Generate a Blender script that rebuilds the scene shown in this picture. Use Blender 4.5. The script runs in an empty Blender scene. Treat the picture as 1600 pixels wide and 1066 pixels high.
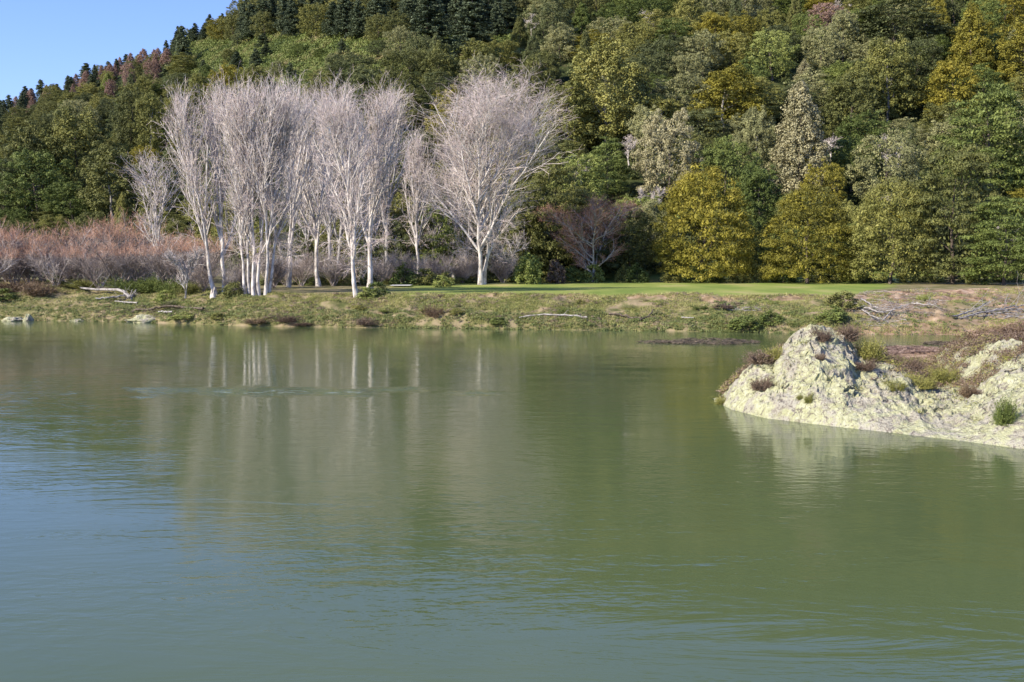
import bpy, math, random
import numpy as np
from mathutils import Vector
R = math.radians
SC = bpy.context.scene
COL = SC.collection

# ------------------------------------------------------------ camera, sky, sun, exposure
F, HZ, CAMZ = 1716.0, 405.0, 8.0            # focal length in photo pixels, horizon row, eye height
cam = bpy.data.cameras.new('camera'); camo = bpy.data.objects.new('camera', cam); COL.objects.link(camo)
camo.location = (0, 0, CAMZ)
PITCH = math.atan((533 - HZ) / F)
camo.rotation_euler = (math.pi / 2 - PITCH, 0, 0)
cam.sensor_width = 36; cam.lens = 36 * F / 1600; cam.clip_start = 0.5; cam.clip_end = 6000
SC.camera = camo
SUN_AZ = math.atan2(-0.86, -0.51); SUN_EL = R(33)
w = bpy.data.worlds.new('World'); SC.world = w; w.use_nodes = True
nt = w.node_tree; nt.nodes.clear()
sky = nt.nodes.new('ShaderNodeTexSky'); sky.sky_type = 'NISHITA'; sky.sun_disc = False
sky.sun_elevation = SUN_EL; sky.sun_rotation = SUN_AZ; sky.air_density = 1.15; sky.dust_density = 0.0; sky.ozone_density = 4.5
bg = nt.nodes.new('ShaderNodeBackground'); bg.inputs['Strength'].default_value = 0.115
wo = nt.nodes.new('ShaderNodeOutputWorld')
tint = nt.nodes.new('ShaderNodeMix'); tint.data_type = 'RGBA'; tint.blend_type = 'MULTIPLY'; tint.inputs[0].default_value = 1
tint.inputs[7].default_value = (.88, .89, 1.27, 1); nt.links.new(sky.outputs[0], tint.inputs[6]); nt.links.new(tint.outputs[2], bg.inputs[0]); nt.links.new(bg.outputs[0], wo.inputs[0])
sun = bpy.data.lights.new('sun', 'SUN'); sun.energy = 5.0; sun.angle = R(0.5); sun.color = (1.0, 0.93, 0.80)
suno = bpy.data.objects.new('sun', sun); COL.objects.link(suno)
sdir = Vector((math.sin(SUN_AZ) * math.cos(SUN_EL), math.cos(SUN_AZ) * math.cos(SUN_EL), math.sin(SUN_EL)))
suno.rotation_euler = sdir.to_track_quat('Z', 'Y').to_euler(); suno.location = (0, 0, 50)
SC.view_settings.view_transform = 'Standard'; SC.view_settings.look = 'None'
SC.view_settings.exposure = 0.74; SC.view_settings.gamma = 1.0
SC.render.engine = 'CYCLES'
SC.cycles.max_bounces = 5; SC.cycles.diffuse_bounces = 2; SC.cycles.glossy_bounces = 3
SC.cycles.transmission_bounces = 2; SC.cycles.transparent_max_bounces = 4
SC.cycles.use_denoising = True

rng = np.random.default_rng(7); random.seed(7)

# ------------------------------------------------------------ helpers
def _h(ix, iy, iz):
    n = (ix * 374761393 + iy * 668265263 + iz * 2147483647 + 1013904223) & 0xffffffff
    n = ((n ^ (n >> 13)) * 1274126177) & 0xffffffff
    n = ((n ^ (n >> 16)) * 2246822519) & 0xffffffff
    return ((n ^ (n >> 15)) & 0xffffff) / float(0xffffff)
def vnoise(x, y, z=0.0):
    x, y, z = np.broadcast_arrays(np.asarray(x, float), np.asarray(y, float), np.asarray(z, float))
    fx, fy, fz = np.floor(x), np.floor(y), np.floor(z)
    ix, iy, iz = fx.astype(np.int64), fy.astype(np.int64), fz.astype(np.int64)
    x, y, z = x - fx, y - fy, z - fz
    x, y, z = x*x*x*(x*(x*6-15)+10), y*y*y*(y*(y*6-15)+10), z*z*z*(z*(z*6-15)+10)
    r = 0
    for dx in (0, 1):
        for dy in (0, 1):
            for dz in (0, 1):
                r = r + _h(ix+dx, iy+dy, iz+dz) * (x if dx else 1-x) * (y if dy else 1-y) * (z if dz else 1-z)
    return r * 2 - 1
def fbm(x, y, z=0.0, o=4, g=0.5, ridged=False):
    s, a, t = 0, 1.0, 0
    for k in range(o):
        v = vnoise(np.asarray(x) * 2**k + 17.3*k, np.asarray(y) * 2**k + 5.1*k, np.asarray(z) * 2**k + 9.7*k)
        s = s + a * ((1 - 2*np.abs(v)) if ridged else v); t += a; a *= g
    return s / t
def sstep(a, b, x):
    t = np.clip((x - a) / (b - a), 0, 1); return t * t * (3 - 2*t)
def norm(v):
    return v / np.maximum(np.linalg.norm(v, axis=-1, keepdims=True), 1e-9)

# ------------------------------------------------------------ the lie of the land
def tab(p, *kv):
    return np.interp(p, kv[0::2], kv[1::2])
def cols(X, Y):
    return 800 + F * X / np.maximum(Y, 1.0)
def shore(p):
    return tab(p, -1200,160, -300,150, 0,145, 200,140, 400,131, 600,128, 800,125, 1000,123, 1130,120.5, 1300,117.5, 1500,116.5, 1600,116, 2600,104)
def parts_of(p):
    wid = tab(p, -300,30, 0,26, 250,19, 420,11, 1200,12, 1330,16, 1450,26, 1600,38, 2400,40)
    ht = tab(p, -300,4.9, 0,4.7, 250,4.1, 400,3.64, 1250,3.64, 1600,4.0)
    yb = tab(p, -1200,330, 0,300, 150,285, 300,255, 420,222, 600,204, 800,205, 1600,212, 2600,200)
    sl = tab(p, -1200,.34, 0,.36, 300,.40, 600,.46, 900,.5, 1600,.55)
    el = tab(p, -1200,.05, -300,.115, 0,.155, 150,.188, 260,.208, 300,.224, 400,.245, 560,.262, 640,.28, 800,.30, 1100,.34, 1600,.37, 2600,.36)
    return wid, ht, yb, sl, el
def ground(X, Y):
    X = np.asarray(X, float); Y = np.asarray(Y, float)
    p = cols(X, Y)
    wid, ht, yb, sl, el = parts_of(p)
    s = Y - shore(p) + 1.2*fbm(X/6, Y/6, 3.0, 3)
    t = np.clip(s / wid, 0, 1)
    prof = 0.16*sstep(0, .1, t) + 0.84*(t**0.85)
    prof = prof*(1 - .0*t)
    z = ht * prof
    bankm = sstep(0, .15, t) * (1 - sstep(.9, 1.15, s / wid))
    z = z + bankm * (0.85*fbm(X/4.0, Y/2.6, 1.0, 4, .55) + 0.12*fbm(X, Y, 2.0, 2))
    z = np.where(s < 0, np.maximum(s*0.35, -3.0), z)
    z = z + 0.0045*np.clip(Y - shore(p) - wid, 0, 400) + sstep(1.1, 2.5, s/wid)*.08*fbm(X/9, Y/14, 5., 3)
    k = 5.0
    q = (Y - yb) / k
    rise = sl * k * np.where(q > 20, q, np.log1p(np.exp(np.minimum(q, 20))))
    yr = (sl*yb - 7) / (sl - el)
    q2 = (Y - yr) / 14.0
    over = (sl + .28) * 14.0 * np.where(q2 > 20, q2, np.log1p(np.exp(np.minimum(q2, 20))))
    hill = np.maximum(rise - over, 0)
    amp = sstep(10, 60, Y - yb)
    hill = hill + amp * (5.0*fbm(X/55 + 3, Y/70, 0.5, 3) - 2.2*np.abs(vnoise(X/38, Y/120, 8.0)))*sstep(0, 25, hill)
    return z + np.maximum(hill, -1.0)
def shoal(X, Y):                             # gravel bar between the rock and the far bank
    p = cols(X, Y)
    d = np.minimum((p - 1290 + 45*fbm(X/5, Y/5, 4., 3)) / 90.0, 1.0)
    y0 = tab(p, 1290,62, 1400,60, 1600,56)
    y1 = tab(p, 1290,78, 1340,88, 1420,92, 1500,95, 1530,112, 1600,120, 2600,125) + 2*fbm(X/4, Y/4, 6., 3)
    e = np.minimum(np.minimum((Y - y0)/6, (y1 - Y)/5), 1.0)
    m = np.minimum(d, e)
    hgt = tab(p, 1290,.35, 1500,.55, 1600,1.2, 2600,2.4)
    return np.where(m > 0, hgt*sstep(0, 1, m)*(1 + .6*fbm(X/3, Y/3, 7., 3)) , -1.2*np.clip(-m, 0, 1)) - 0.02
def land(X, Y):
    return np.maximum(ground(X, Y), shoal(X, Y))
def ray(px, py):
    """direction through a photo pixel, per metre of Y"""
    c, s = math.cos(PITCH), math.sin(PITCH)
    dx, dy, dz = px - 800, (533 - py)*s + F*c, (533 - py)*c - F*s
    return dx/dy, dz/dy
def hit(px, py, y0=100, y1=700):
    ux, uz = ray(px, py)
    Y = np.arange(y0, y1, .25)
    g = ground(ux*Y, Y)
    b = np.nonzero(CAMZ + uz*Y <= g)[0]
    if len(b) == 0: return None
    y = Y[b[0]]
    return ux*y, y, float(g[b[0]])
def proj(x, y, z):
    c, s = math.cos(PITCH), math.sin(PITCH)
    d = y*c - (z - CAMZ)*s; v = (z - CAMZ)*c + y*s
    return 800 + F*x/d, 533 - F*v/d

# ------------------------------------------------------------ meshes and objects
def mesh(name, V, faces_list, mats, smooth=False, mi=None):
    """faces_list: list of int arrays (n,3) or (n,4)"""
    me = bpy.data.meshes.new(name)
    V = np.ascontiguousarray(V, dtype=np.float32)
    me.vertices.add(len(V)); me.vertices.foreach_set('co', V.ravel())
    loops = np.concatenate([f.ravel() for f in faces_list]).astype(np.int32)
    tot = np.concatenate([np.full(len(f), f.shape[1]) for f in faces_list]).astype(np.int32)
    st = np.concatenate([[0], np.cumsum(tot)[:-1]]).astype(np.int32)
    me.loops.add(len(loops)); me.loops.foreach_set('vertex_index', loops)
    me.polygons.add(len(tot)); me.polygons.foreach_set('loop_start', st)
    try: me.polygons.foreach_set('loop_total', tot)
    except Exception: pass
    me.polygons.foreach_set('use_smooth', np.full(len(tot), smooth))
    for m in (mats if isinstance(mats, (list, tuple)) else [mats]): me.materials.append(m)
    if mi is not None: me.polygons.foreach_set('material_index', np.asarray(mi, np.int32))
    me.update(calc_edges=True)
    return me
def link(name, me, parent=None):
    o = bpy.data.objects.new(name, me); COL.objects.link(o)
    if parent is not None: o.parent = parent
    return o
def tag(o, label=None, cat=None, group=None, kind=None):
    if label: o['label'] = label
    if cat: o['category'] = cat
    if group: o['group'] = group
    if kind: o['kind'] = kind
    return o
def thing(name, loc, label, cat, group=None, rz=0.0, sc=(1, 1, 1)):
    o = bpy.data.objects.new(name, None); COL.objects.link(o)
    o.empty_display_size = .3
    o.location = loc; o.rotation_euler = (0, 0, rz); o.scale = sc
    return tag(o, label, cat, group)
def leaves(C, N, S, asp=1.0, g=rng):
    """one small rhombus per centre"""
    n = len(C); N = norm(N)
    a = norm(np.cross(N, g.normal(size=(n, 3)))); b = np.cross(N, a)
    S = np.asarray(S).reshape(-1, 1) * np.ones((n, 1))
    A, B = a*S*.62, b*S*.42*asp
    V = np.stack([C - A, C - B + N*S*.12, C + A, C + B + N*S*.12], 1).reshape(-1, 3)
    return V, np.arange(4*n).reshape(n, 4)
def blades(C, D, L, W, g=rng):
    n = len(C); D = norm(D); a = norm(np.cross(D, g.normal(size=(n, 3))))
    L = np.asarray(L).reshape(-1, 1); W = np.asarray(W).reshape(-1, 1)
    V = np.stack([C - a*W, C + a*W, C + D*L], 1).reshape(-1, 3)
    return V, np.arange(3*n).reshape(n, 3)
def tubes(P, r0, r1, k=3):
    """P (N,n,3) polylines, tapering tubes with k sides"""
    N, n, _ = P.shape
    T = norm(np.gradient(P, axis=1)); ref = norm(np.cross(T[:, :1], rng.normal(size=(N, 1, 3))))
    a = norm(ref - T*(ref*T).sum(-1, keepdims=True)); b = np.cross(T, a)
    tt = np.linspace(0, 1, n)[None, :]
    r = np.asarray(r0).reshape(-1, 1)*(1-tt) + np.asarray(r1).reshape(-1, 1)*tt
    an = np.arange(k)*2*np.pi/k
    V = P[:, :, None, :] + r[:, :, None, None]*(np.cos(an)[None, None, :, None]*a[:, :, None, :] + np.sin(an)[None, None, :, None]*b[:, :, None, :])
    base = (np.arange(N)*n*k)[:, None, None] + (np.arange(n-1)*k)[None, :, None]
    i = np.arange(k)[None, None, :]; j = (i+1) % k
    Fq = np.stack([base+i, base+j, base+j+k, base+i+k], -1).reshape(-1, 4)
    return V.reshape(-1, 3), Fq
def join(*vf):
    V, Fs, o = [], [], 0
    for v, f in vf:
        V.append(v); Fs.append(f + o); o += len(v)
    return np.concatenate(V), Fs
def grow(P, r, m, t0, t1, ang, length, n, up=0.0, wob=.1, rk=.55, g=rng, lf=None):
    """m children on each parent polyline; returns polylines and base radii"""
    N, n0, _ = P.shape
    t = t0 + (t1 - t0)*((np.arange(m)[None, :] + g.random((N, m)))/m)
    x = t*(n0-1); i = np.minimum(x.astype(int), n0-2); f = (x - i)[..., None]
    ii = np.arange(N)[:, None]
    o = P[ii, i]*(1-f) + P[ii, i+1]*f; T = norm(P[ii, i+1] - P[ii, i])
    q = g.normal(size=(N, m, 3)); q = norm(q - T*(q*T).sum(-1, keepdims=True))
    a = R(ang)*(0.75 + .5*g.random((N, m, 1)))
    d = norm(np.cos(a)*T + np.sin(a)*q)
    L = length*(0.7 + .6*g.random((N, m)))
    if lf is not None: L = L*lf(t)
    L = (L/(n-1))[..., None]
    out = [o]
    for s in range(n-1):
        d = norm(d + np.array([0, 0, up]) + wob*g.normal(size=d.shape)); o = o + d*L; out.append(o)
    C = np.stack(out, 2).reshape(N*m, n, 3)
    rr = (np.asarray(r).reshape(-1, 1)*(1 - .8*t)*rk).reshape(-1)
    return C, rr

# ------------------------------------------------------------ materials
def mat(name, rough=.8, spec=.3):
    m = bpy.data.materials.new(name); m.use_nodes = True
    n = m.node_tree.nodes; b = n['Principled BSDF']
    b.inputs['Roughness'].default_value = rough; b.inputs['Specular IOR Level'].default_value = spec
    return m, m.node_tree, n, b
def ramp(nt, fac, stops):
    r = nt.nodes.new('ShaderNodeValToRGB'); e = r.color_ramp.elements
    while len(e) < len(stops): e.new(.5)
    for x, (p, c) in zip(e, stops): x.position = p; x.color = (*c, 1)
    nt.links.new(fac, r.inputs[0]); return r.outputs[0]
def noise(nt, scale, detail=3, coord='Object', stretch=None, rough=.5, dist=0.0):
    tc = nt.nodes.new('ShaderNodeTexCoord'); o = tc.outputs[coord]
    if stretch:
        mp = nt.nodes.new('ShaderNodeMapping'); mp.inputs['Scale'].default_value = stretch
        nt.links.new(o, mp.inputs[0]); o = mp.outputs[0]
    x = nt.nodes.new('ShaderNodeTexNoise'); x.inputs['Scale'].default_value = scale; x.inputs['Detail'].default_value = detail
    x.inputs['Roughness'].default_value = rough; x.inputs['Distortion'].default_value = dist
    nt.links.new(o, x.inputs['Vector']); return x.outputs['Fac']
def mixc(nt, fac, a, b, mode='MIX'):
    x = nt.nodes.new('ShaderNodeMix'); x.data_type = 'RGBA'; x.blend_type = mode
    for s, v in ((x.inputs[0], fac), (x.inputs[6], a), (x.inputs[7], b)):
        if hasattr(v, 'is_linked'): nt.links.new(v, s)
        else: s.default_value = v if isinstance(v, (int, float)) else (*v, 1)
    return x.outputs[2]
def math_(nt, op, a, b=0.0, clamp=False):
    x = nt.nodes.new('ShaderNodeMath'); x.operation = op; x.use_clamp = clamp
    for s, v in ((x.inputs[0], a), (x.inputs[1], b)):
        if hasattr(v, 'is_linked'): nt.links.new(v, s)
        else: s.default_value = v
    return x.outputs[0]
def bump(nt, b, h, dist, strength=1.0):
    x = nt.nodes.new('ShaderNodeBump'); x.inputs['Distance'].default_value = dist; x.inputs['Strength'].default_value = strength
    nt.links.new(h, x.inputs['Height']); nt.links.new(x.outputs[0], b.inputs['Normal'])
def leafmat(name, c0, c1, c2, scale=1.6, var=.12):
    m, nt, n, b = mat(name, .62, .25)
    g = nt.nodes.new('ShaderNodeNewGeometry'); oi = nt.nodes.new('ShaderNodeObjectInfo')
    f = noise(nt, scale*4, 2, 'Object')
    v = math_(nt, 'ADD', math_(nt, 'MULTIPLY', f, .85), math_(nt, 'MULTIPLY', g.outputs['Random Per Island'], .22))
    v = math_(nt, 'ADD', v, math_(nt, 'MULTIPLY', math_(nt, 'SUBTRACT', oi.outputs['Random'], .5), var*2))
    col = ramp(nt, v, [(.28, c0), (.55, c1), (.82, c2)])
    nt.links.new(col, b.inputs['Base Color'])
    tr = n.new('ShaderNodeBsdfTranslucent'); nt.links.new(col, tr.inputs[0])
    mx = n.new('ShaderNodeMixShader'); mx.inputs[0].default_value = .12
    nt.links.new(b.outputs[0], mx.inputs[1]); nt.links.new(tr.outputs[0], mx.inputs[2])
    nt.links.new(mx.outputs[0], n['Material Output'].inputs[0])
    return m
LEAF = {
 'gold':  leafmat('golden_olive_leaves', (.124, .115, .019), (.243, .212, .028), (.374, .310, .049)),
 'olive': leafmat('olive_leaves', (.117, .124, .032), (.235, .227, .056), (.373, .339, .098)),
 'darkol':leafmat('dark_olive_leaves', (.078, .087, .027), (.156, .160, .044), (.262, .251, .076)),
 'green': leafmat('mid_green_leaves', (.071, .097, .022), (.136, .169, .039), (.232, .263, .068)),
 'lime':  leafmat('light_green_leaves', (.140, .171, .040), (.257, .288, .069), (.383, .399, .126)),
 'grey':  leafmat('grey_green_leaves', (.148, .152, .061), (.283, .276, .116), (.457, .431, .195)),
 'pale':  leafmat('pale_straw_leaves', (.184, .170, .081), (.331, .295, .154), (.478, .422, .235)),
 'dark':  leafmat('dark_green_leaves', (.064, .078, .031), (.127, .141, .051), (.223, .234, .088)),
 'pine':  leafmat('blue_green_needles', (.048, .066, .035), (.098, .122, .061), (.169, .197, .097)),
 'pink':  leafmat('pinkish_brown_twigs_leaves', (.188, .114, .084), (.314, .199, .149), (.451, .308, .236)),
 'rust':  leafmat('rusty_brown_leaves', (.111, .072, .041), (.197, .130, .076), (.291, .217, .136)),
 'brown': leafmat('brown_sprig_leaves', (.099,.063,.043), (.189,.131,.090), (.288,.216,.153)),
}
LOOK = {'gold':'golden olive', 'olive':'olive green', 'darkol':'dark olive', 'green':'mid green', 'lime':'light green', 'grey':'grey-green',
        'pale':'pale straw-green', 'dark':'very dark green', 'pine':'blue-green', 'pink':'pinkish brown', 'rust':'rusty brown', 'brown':'brown'}
def woodmat(name, c0, c1, c2, scale=1.5, st=(1, 1, .35)):
    m, nt, n, b = mat(name, .85, .2)
    f = noise(nt, scale, 4, 'Object', st, .62)
    nt.links.new(ramp(nt, f, [(.32, c0), (.48, c1), (.68, c2)]), b.inputs['Base Color'])
    bump(nt, b, noise(nt, scale*5, 3, 'Object', st), .03, .6)
    return m
BARK_PALE = woodmat('pale_bark', (.15,.125,.105), (.50,.445,.39), (.76,.69,.62), 1.6, (1, 1, .5))
TWIG_PALE = woodmat('pale_twigs', (.45,.375,.325), (.60,.505,.445), (.72,.615,.55), .6)
TWIG_TIP = woodmat('pinkish_twig_tips', (.50,.395,.35), (.63,.505,.455), (.73,.60,.54), .4)
BARK_BROWN = woodmat('brown_bark', (.05,.038,.03), (.11,.085,.065), (.2,.16,.13), 3)
BARK_GREY = woodmat('grey_bark', (.16,.14,.125), (.34,.31,.28), (.52,.48,.44), 3)
TWIG_WILLOW = woodmat('grey_brown_willow_stems', (.13,.105,.09), (.33,.27,.235), (.58,.51,.45), 1)
TWIG_RED = woodmat('reddish_willow_twigs', (.34,.19,.12), (.50,.285,.185), (.64,.41,.29), .5)
DRIFT = woodmat('weathered_driftwood', (.145,.123,.106), (.289,.259,.234), (.459,.425,.387), 3, (1, 1, 1))
DRIFT_DARK = woodmat('wet_dark_driftwood', (.045,.035,.024), (.10,.078,.056), (.2,.155,.115), 3, (1, 1, 1))

# ground: lawn, bank and forest floor are real kinds of ground, kept in two attributes
GM, nt, n, b = mat('river_terrace_ground', .95, .1)
def attr(nt, name):
    a = nt.nodes.new('ShaderNodeAttribute'); a.attribute_name = name; return a.outputs['Fac']
lawn = ramp(nt, noise(nt, .16, 4, 'Object', (1, .35, 1)), [(.35, (.165,.215,.045)), (.55, (.25,.28,.068)), (.72, (.35,.31,.12))])
bank = ramp(nt, noise(nt, .55, 6, 'Object', None, .62), [(.36, (.082,.090,.029)), (.47, (.164,.148,.061)), (.56, (.246,.197,.107)), (.68, (.295,.221,.139))])
bare = ramp(nt, noise(nt, .9, 6, 'Object', None, .65), [(.35, (.13,.08,.045)), (.5, (.31,.20,.125)), (.68, (.50,.36,.25))])
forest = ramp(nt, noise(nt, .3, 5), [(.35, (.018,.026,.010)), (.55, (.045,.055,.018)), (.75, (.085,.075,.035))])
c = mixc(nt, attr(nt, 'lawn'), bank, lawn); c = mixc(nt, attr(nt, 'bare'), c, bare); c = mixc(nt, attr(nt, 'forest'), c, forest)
nt.links.new(c, b.inputs['Base Color']); bump(nt, b, noise(nt, 2.2, 5), .12, .8)

# water: murky green body under a rippled surface
WM, nt, n, b = mat('murky_green_river', .062, .46)
b.inputs['IOR'].default_value = 1.333
body = ramp(nt, noise(nt, .045, 3, 'Object', (1, .6, 1), .55, 1.2), [(.3, (.070,.097,.040)), (.7, (.092,.113,.042))])
patch = ramp(nt, noise(nt, .05, 4, 'Object', (.6, 1, 1), .6, 3.5), [(.42, (.12,)*3), (.56, (1,)*3)])
r1 = noise(nt, 1.15, 3, 'Object', (.55, 1, 1), .5, .6)
r2 = noise(nt, 3.6, 2, 'Object', (.5, 1, 1), .5, .4)
r3 = noise(nt, .32, 2, 'Object', (.6, 1, 1), .5, 1.2)
# the upwelling patch two thirds of the way over
tc = nt.nodes.new('ShaderNodeTexCoord'); mp = nt.nodes.new('ShaderNodeMapping'); mp.vector_type = 'POINT'
mp.inputs['Location'].default_value = (14.0/11.0, -66/3.0, 0); mp.inputs['Scale'].default_value = (1/11.0, 1/3.0, 1)
nt.links.new(tc.outputs['Object'], mp.inputs[0])
vl = nt.nodes.new('ShaderNodeVectorMath'); vl.operation = 'LENGTH'; nt.links.new(mp.outputs[0], vl.inputs[0])
up = ramp(nt, math_(nt, 'ADD', vl.outputs['Value'], math_(nt, 'MULTIPLY', math_(nt, 'SUBTRACT', noise(nt, .3, 3), .5), 2.2)), [(.25, (1,)*3), (1.05, (0,)*3)])
cen = lambda q_: math_(nt, 'SUBTRACT', q_, .5)
h = math_(nt, 'ADD', math_(nt, 'MULTIPLY', cen(r1), .019), math_(nt, 'MULTIPLY', cen(r2), .0105))
h = math_(nt, 'MULTIPLY', h, math_(nt, 'ADD', patch, math_(nt, 'MULTIPLY', up, 15.0)))
r4 = noise(nt, .13, 5, 'Object', (.45, 1.4, 1), .55, 5.0)
h = math_(nt, 'ADD', h, math_(nt, 'ADD', math_(nt, 'MULTIPLY', r3, .009), math_(nt, 'MULTIPLY', r4, .018)))
bump(nt, b, h, 1.0, 1.0)
foam_sparkle = ramp(nt, math_(nt, 'MULTIPLY', noise(nt, 3.0, 4, 'Object', (.35, 1, 1), .6), up), [(.545, (0,)*3), (.62, (.7,)*3)])  # foam flecks with white and turquoise sky sparkle painted into the base colour
nt.links.new(mixc(nt, foam_sparkle, body, (.45, .58, .58)), b.inputs['Base Color'])

# rock: yellow-green lichen over pinkish grey stone
RM, nt, n, b = mat('lichen_covered_rock', .9, .15)
stone = ramp(nt, noise(nt, 1.6, 5, 'Object', None, .6), [(.3, (.24,.205,.16)), (.5, (.36,.32,.255)), (.7, (.46,.42,.345))])
lich = ramp(nt, noise(nt, 3.5, 4, 'Object', None, .6), [(.3, (.34,.325,.17)), (.5, (.44,.43,.25)), (.7, (.53,.51,.345))])
c = mixc(nt, ramp(nt, noise(nt, .8, 6, 'Object', None, .7), [(.48, (0,)*3), (.56, (.85,)*3)]), lich, stone)
c = mixc(nt, ramp(nt, noise(nt, 3.2, 5, 'Object', None, .75), [(.56, (0,)*3), (.62, (.85,)*3)]), c, (.13, .105, .085))
c = mixc(nt, ramp(nt, noise(nt, 9, 4, 'Object', None, .7), [(.58, (0,)*3), (.65, (.7,)*3)]), c, (.16, .12, .10))
vo = nt.nodes.new('ShaderNodeTexVoronoi'); vo.feature = 'DISTANCE_TO_EDGE'; vo.inputs['Scale'].default_value = .9
tcr = nt.nodes.new('ShaderNodeTexCoord'); nzr = nt.nodes.new('ShaderNodeTexNoise'); nzr.inputs['Scale'].default_value = 1.4; nzr.inputs['Detail'].default_value = 5
nt.links.new(tcr.outputs['Object'], nzr.inputs['Vector']); mv = nt.nodes.new('ShaderNodeVectorMath'); mv.operation = 'MULTIPLY_ADD'
nt.links.new(nzr.outputs['Color'], mv.inputs[0]); mv.inputs[1].default_value = (1.3, 1.3, 1.3); nt.links.new(tcr.outputs['Object'], mv.inputs[2]); nt.links.new(mv.outputs[0], vo.inputs['Vector'])
crk = ramp(nt, vo.outputs['Distance'], [(.0, (.85,)*3), (.035, (0,)*3)])
c = mixc(nt, math_(nt, 'MULTIPLY', crk, ramp(nt, noise(nt, .6, 3), [(.45, (0,)*3), (.6, (1,)*3)])), c, (.12, .09, .075))
nt.links.new(c, b.inputs['Base Color'])
bump(nt, b, math_(nt, 'ADD', noise(nt, 2.5, 6, 'Object', None, .65), math_(nt, 'MULTIPLY', noise(nt, 12, 4), .3)), .30, 1.0)

GRASS = leafmat('rough_bank_grass', (.13,.165,.036), (.30,.29,.090), (.50,.41,.22), .07, 0)
BANKLEAF = leafmat('bank_weed_leaves', (.09,.115,.035), (.17,.195,.06), (.27,.28,.11), .12, 0)
UNDER = leafmat('undergrowth_leaves', (.050,.066,.020), (.12,.135,.040), (.24,.24,.11), .012, 0)
SCRUB = leafmat('bright_scrub_leaves', (.06,.09,.024), (.20,.24,.055), (.32,.24,.12), .03, 0)

# ------------------------------------------------------------ ground, water
def terrain():
    ys = np.concatenate([np.arange(42, 108, 1.5), np.arange(108, 168, .45), np.arange(168, 260, 2.0), np.arange(260, 720, 5.0), np.linspace(720, 3000, 14)])
    us = np.concatenate([np.linspace(-2.2, -.56, 60), np.linspace(-.54, .54, 620), np.linspace(.56, 2.2, 60)])
    U, Y = np.meshgrid(us, ys); X = U*Y
    Z = ground(X, Y)
    sh = shoal(X, Y); Z = np.maximum(Z, sh)
    V = np.stack([X, Y, Z], -1).reshape(-1, 3)
    nu, ny = len(us), len(ys)
    i = (np.arange(ny-1)[:, None]*nu + np.arange(nu-1)[None, :]).ravel()
    Fq = np.stack([i, i+1, i+nu+1, i+nu], -1)
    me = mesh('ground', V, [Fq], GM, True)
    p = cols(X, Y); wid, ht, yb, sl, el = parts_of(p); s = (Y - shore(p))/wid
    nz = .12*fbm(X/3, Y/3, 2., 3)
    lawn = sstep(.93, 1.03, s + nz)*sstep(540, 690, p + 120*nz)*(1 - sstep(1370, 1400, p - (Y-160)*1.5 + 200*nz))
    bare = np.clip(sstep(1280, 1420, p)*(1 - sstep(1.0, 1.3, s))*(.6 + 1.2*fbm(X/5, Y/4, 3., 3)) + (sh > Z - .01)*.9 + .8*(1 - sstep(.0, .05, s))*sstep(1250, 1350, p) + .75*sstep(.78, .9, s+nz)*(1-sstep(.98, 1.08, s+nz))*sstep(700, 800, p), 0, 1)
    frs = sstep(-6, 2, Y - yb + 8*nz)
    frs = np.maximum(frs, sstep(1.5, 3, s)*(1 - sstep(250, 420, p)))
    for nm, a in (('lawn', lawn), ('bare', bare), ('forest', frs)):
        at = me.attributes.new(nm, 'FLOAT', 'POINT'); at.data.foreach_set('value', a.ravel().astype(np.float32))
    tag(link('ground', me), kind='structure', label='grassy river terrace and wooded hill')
terrain()
V = np.array([[-2600, -1500, 0], [2600, -1500, 0], [2600, 1500, 0], [-2600, 1500, 0]], float)
tag(link('water', mesh('water', V, [np.array([[0, 1, 2, 3]])], WM)), kind='structure', label='murky green river')
V[:, 2] = -3.2
tag(link('river_bed', mesh('river_bed', V, [np.array([[0, 1, 2, 3]])], GM)), kind='structure', label='river bed')

# ------------------------------------------------------------ leafy crowns, all one unit tall
def blob_leaves(C, Rd, per, size, g, low=-.45, core=16):
    """leaf faces on the outside of puffs at C with radii Rd (n,3)"""
    n = len(C)
    D = norm(g.normal(size=(n, per, 3)))
    D[..., 2] = np.where(D[..., 2] < low, -D[..., 2], D[..., 2])
    Pn = C[:, None, :] + D*Rd[:, None, :]*(.72 + .40*g.random((n, per, 1)))
    N = norm(D/Rd[:, None, :]*Rd.mean() + .26*g.normal(size=D.shape) + np.array([0, 0, .22]))
    S = size*(.6 + .8*g.random(n*per))
    Pn, N = Pn.reshape(-1, 3), N.reshape(-1, 3)
    if core:                                 # coarser foliage inside each puff closes it against the trunk
        D = norm(g.normal(size=(n, core, 3)))
        Pc = C[:, None, :] + D*Rd[:, None, :]*.5*g.random((n, core, 1))**.5
        Pn = np.concatenate([Pn, Pc.reshape(-1, 3)]); N = np.concatenate([N, D.reshape(-1, 3)])
        S = np.concatenate([S, np.repeat(Rd.mean(1)*.40, core)])
    return Pn, N, S
def env_points(n, prof, g, lo=.0, hi=1.0, inner=.0):
    """points on the outside of a solid of revolution r = prof(t), spread by area"""
    t = lo + (hi-lo)*g.random(n*4); w_ = prof(t) + .05; t = t[g.random(n*4) < w_/w_.max()][:n]
    a = g.random(len(t))*2*np.pi; r = prof(t)*(1 - inner*g.random(len(t)))
    return np.stack([r*np.cos(a), r*np.sin(a), t], -1)
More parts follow.
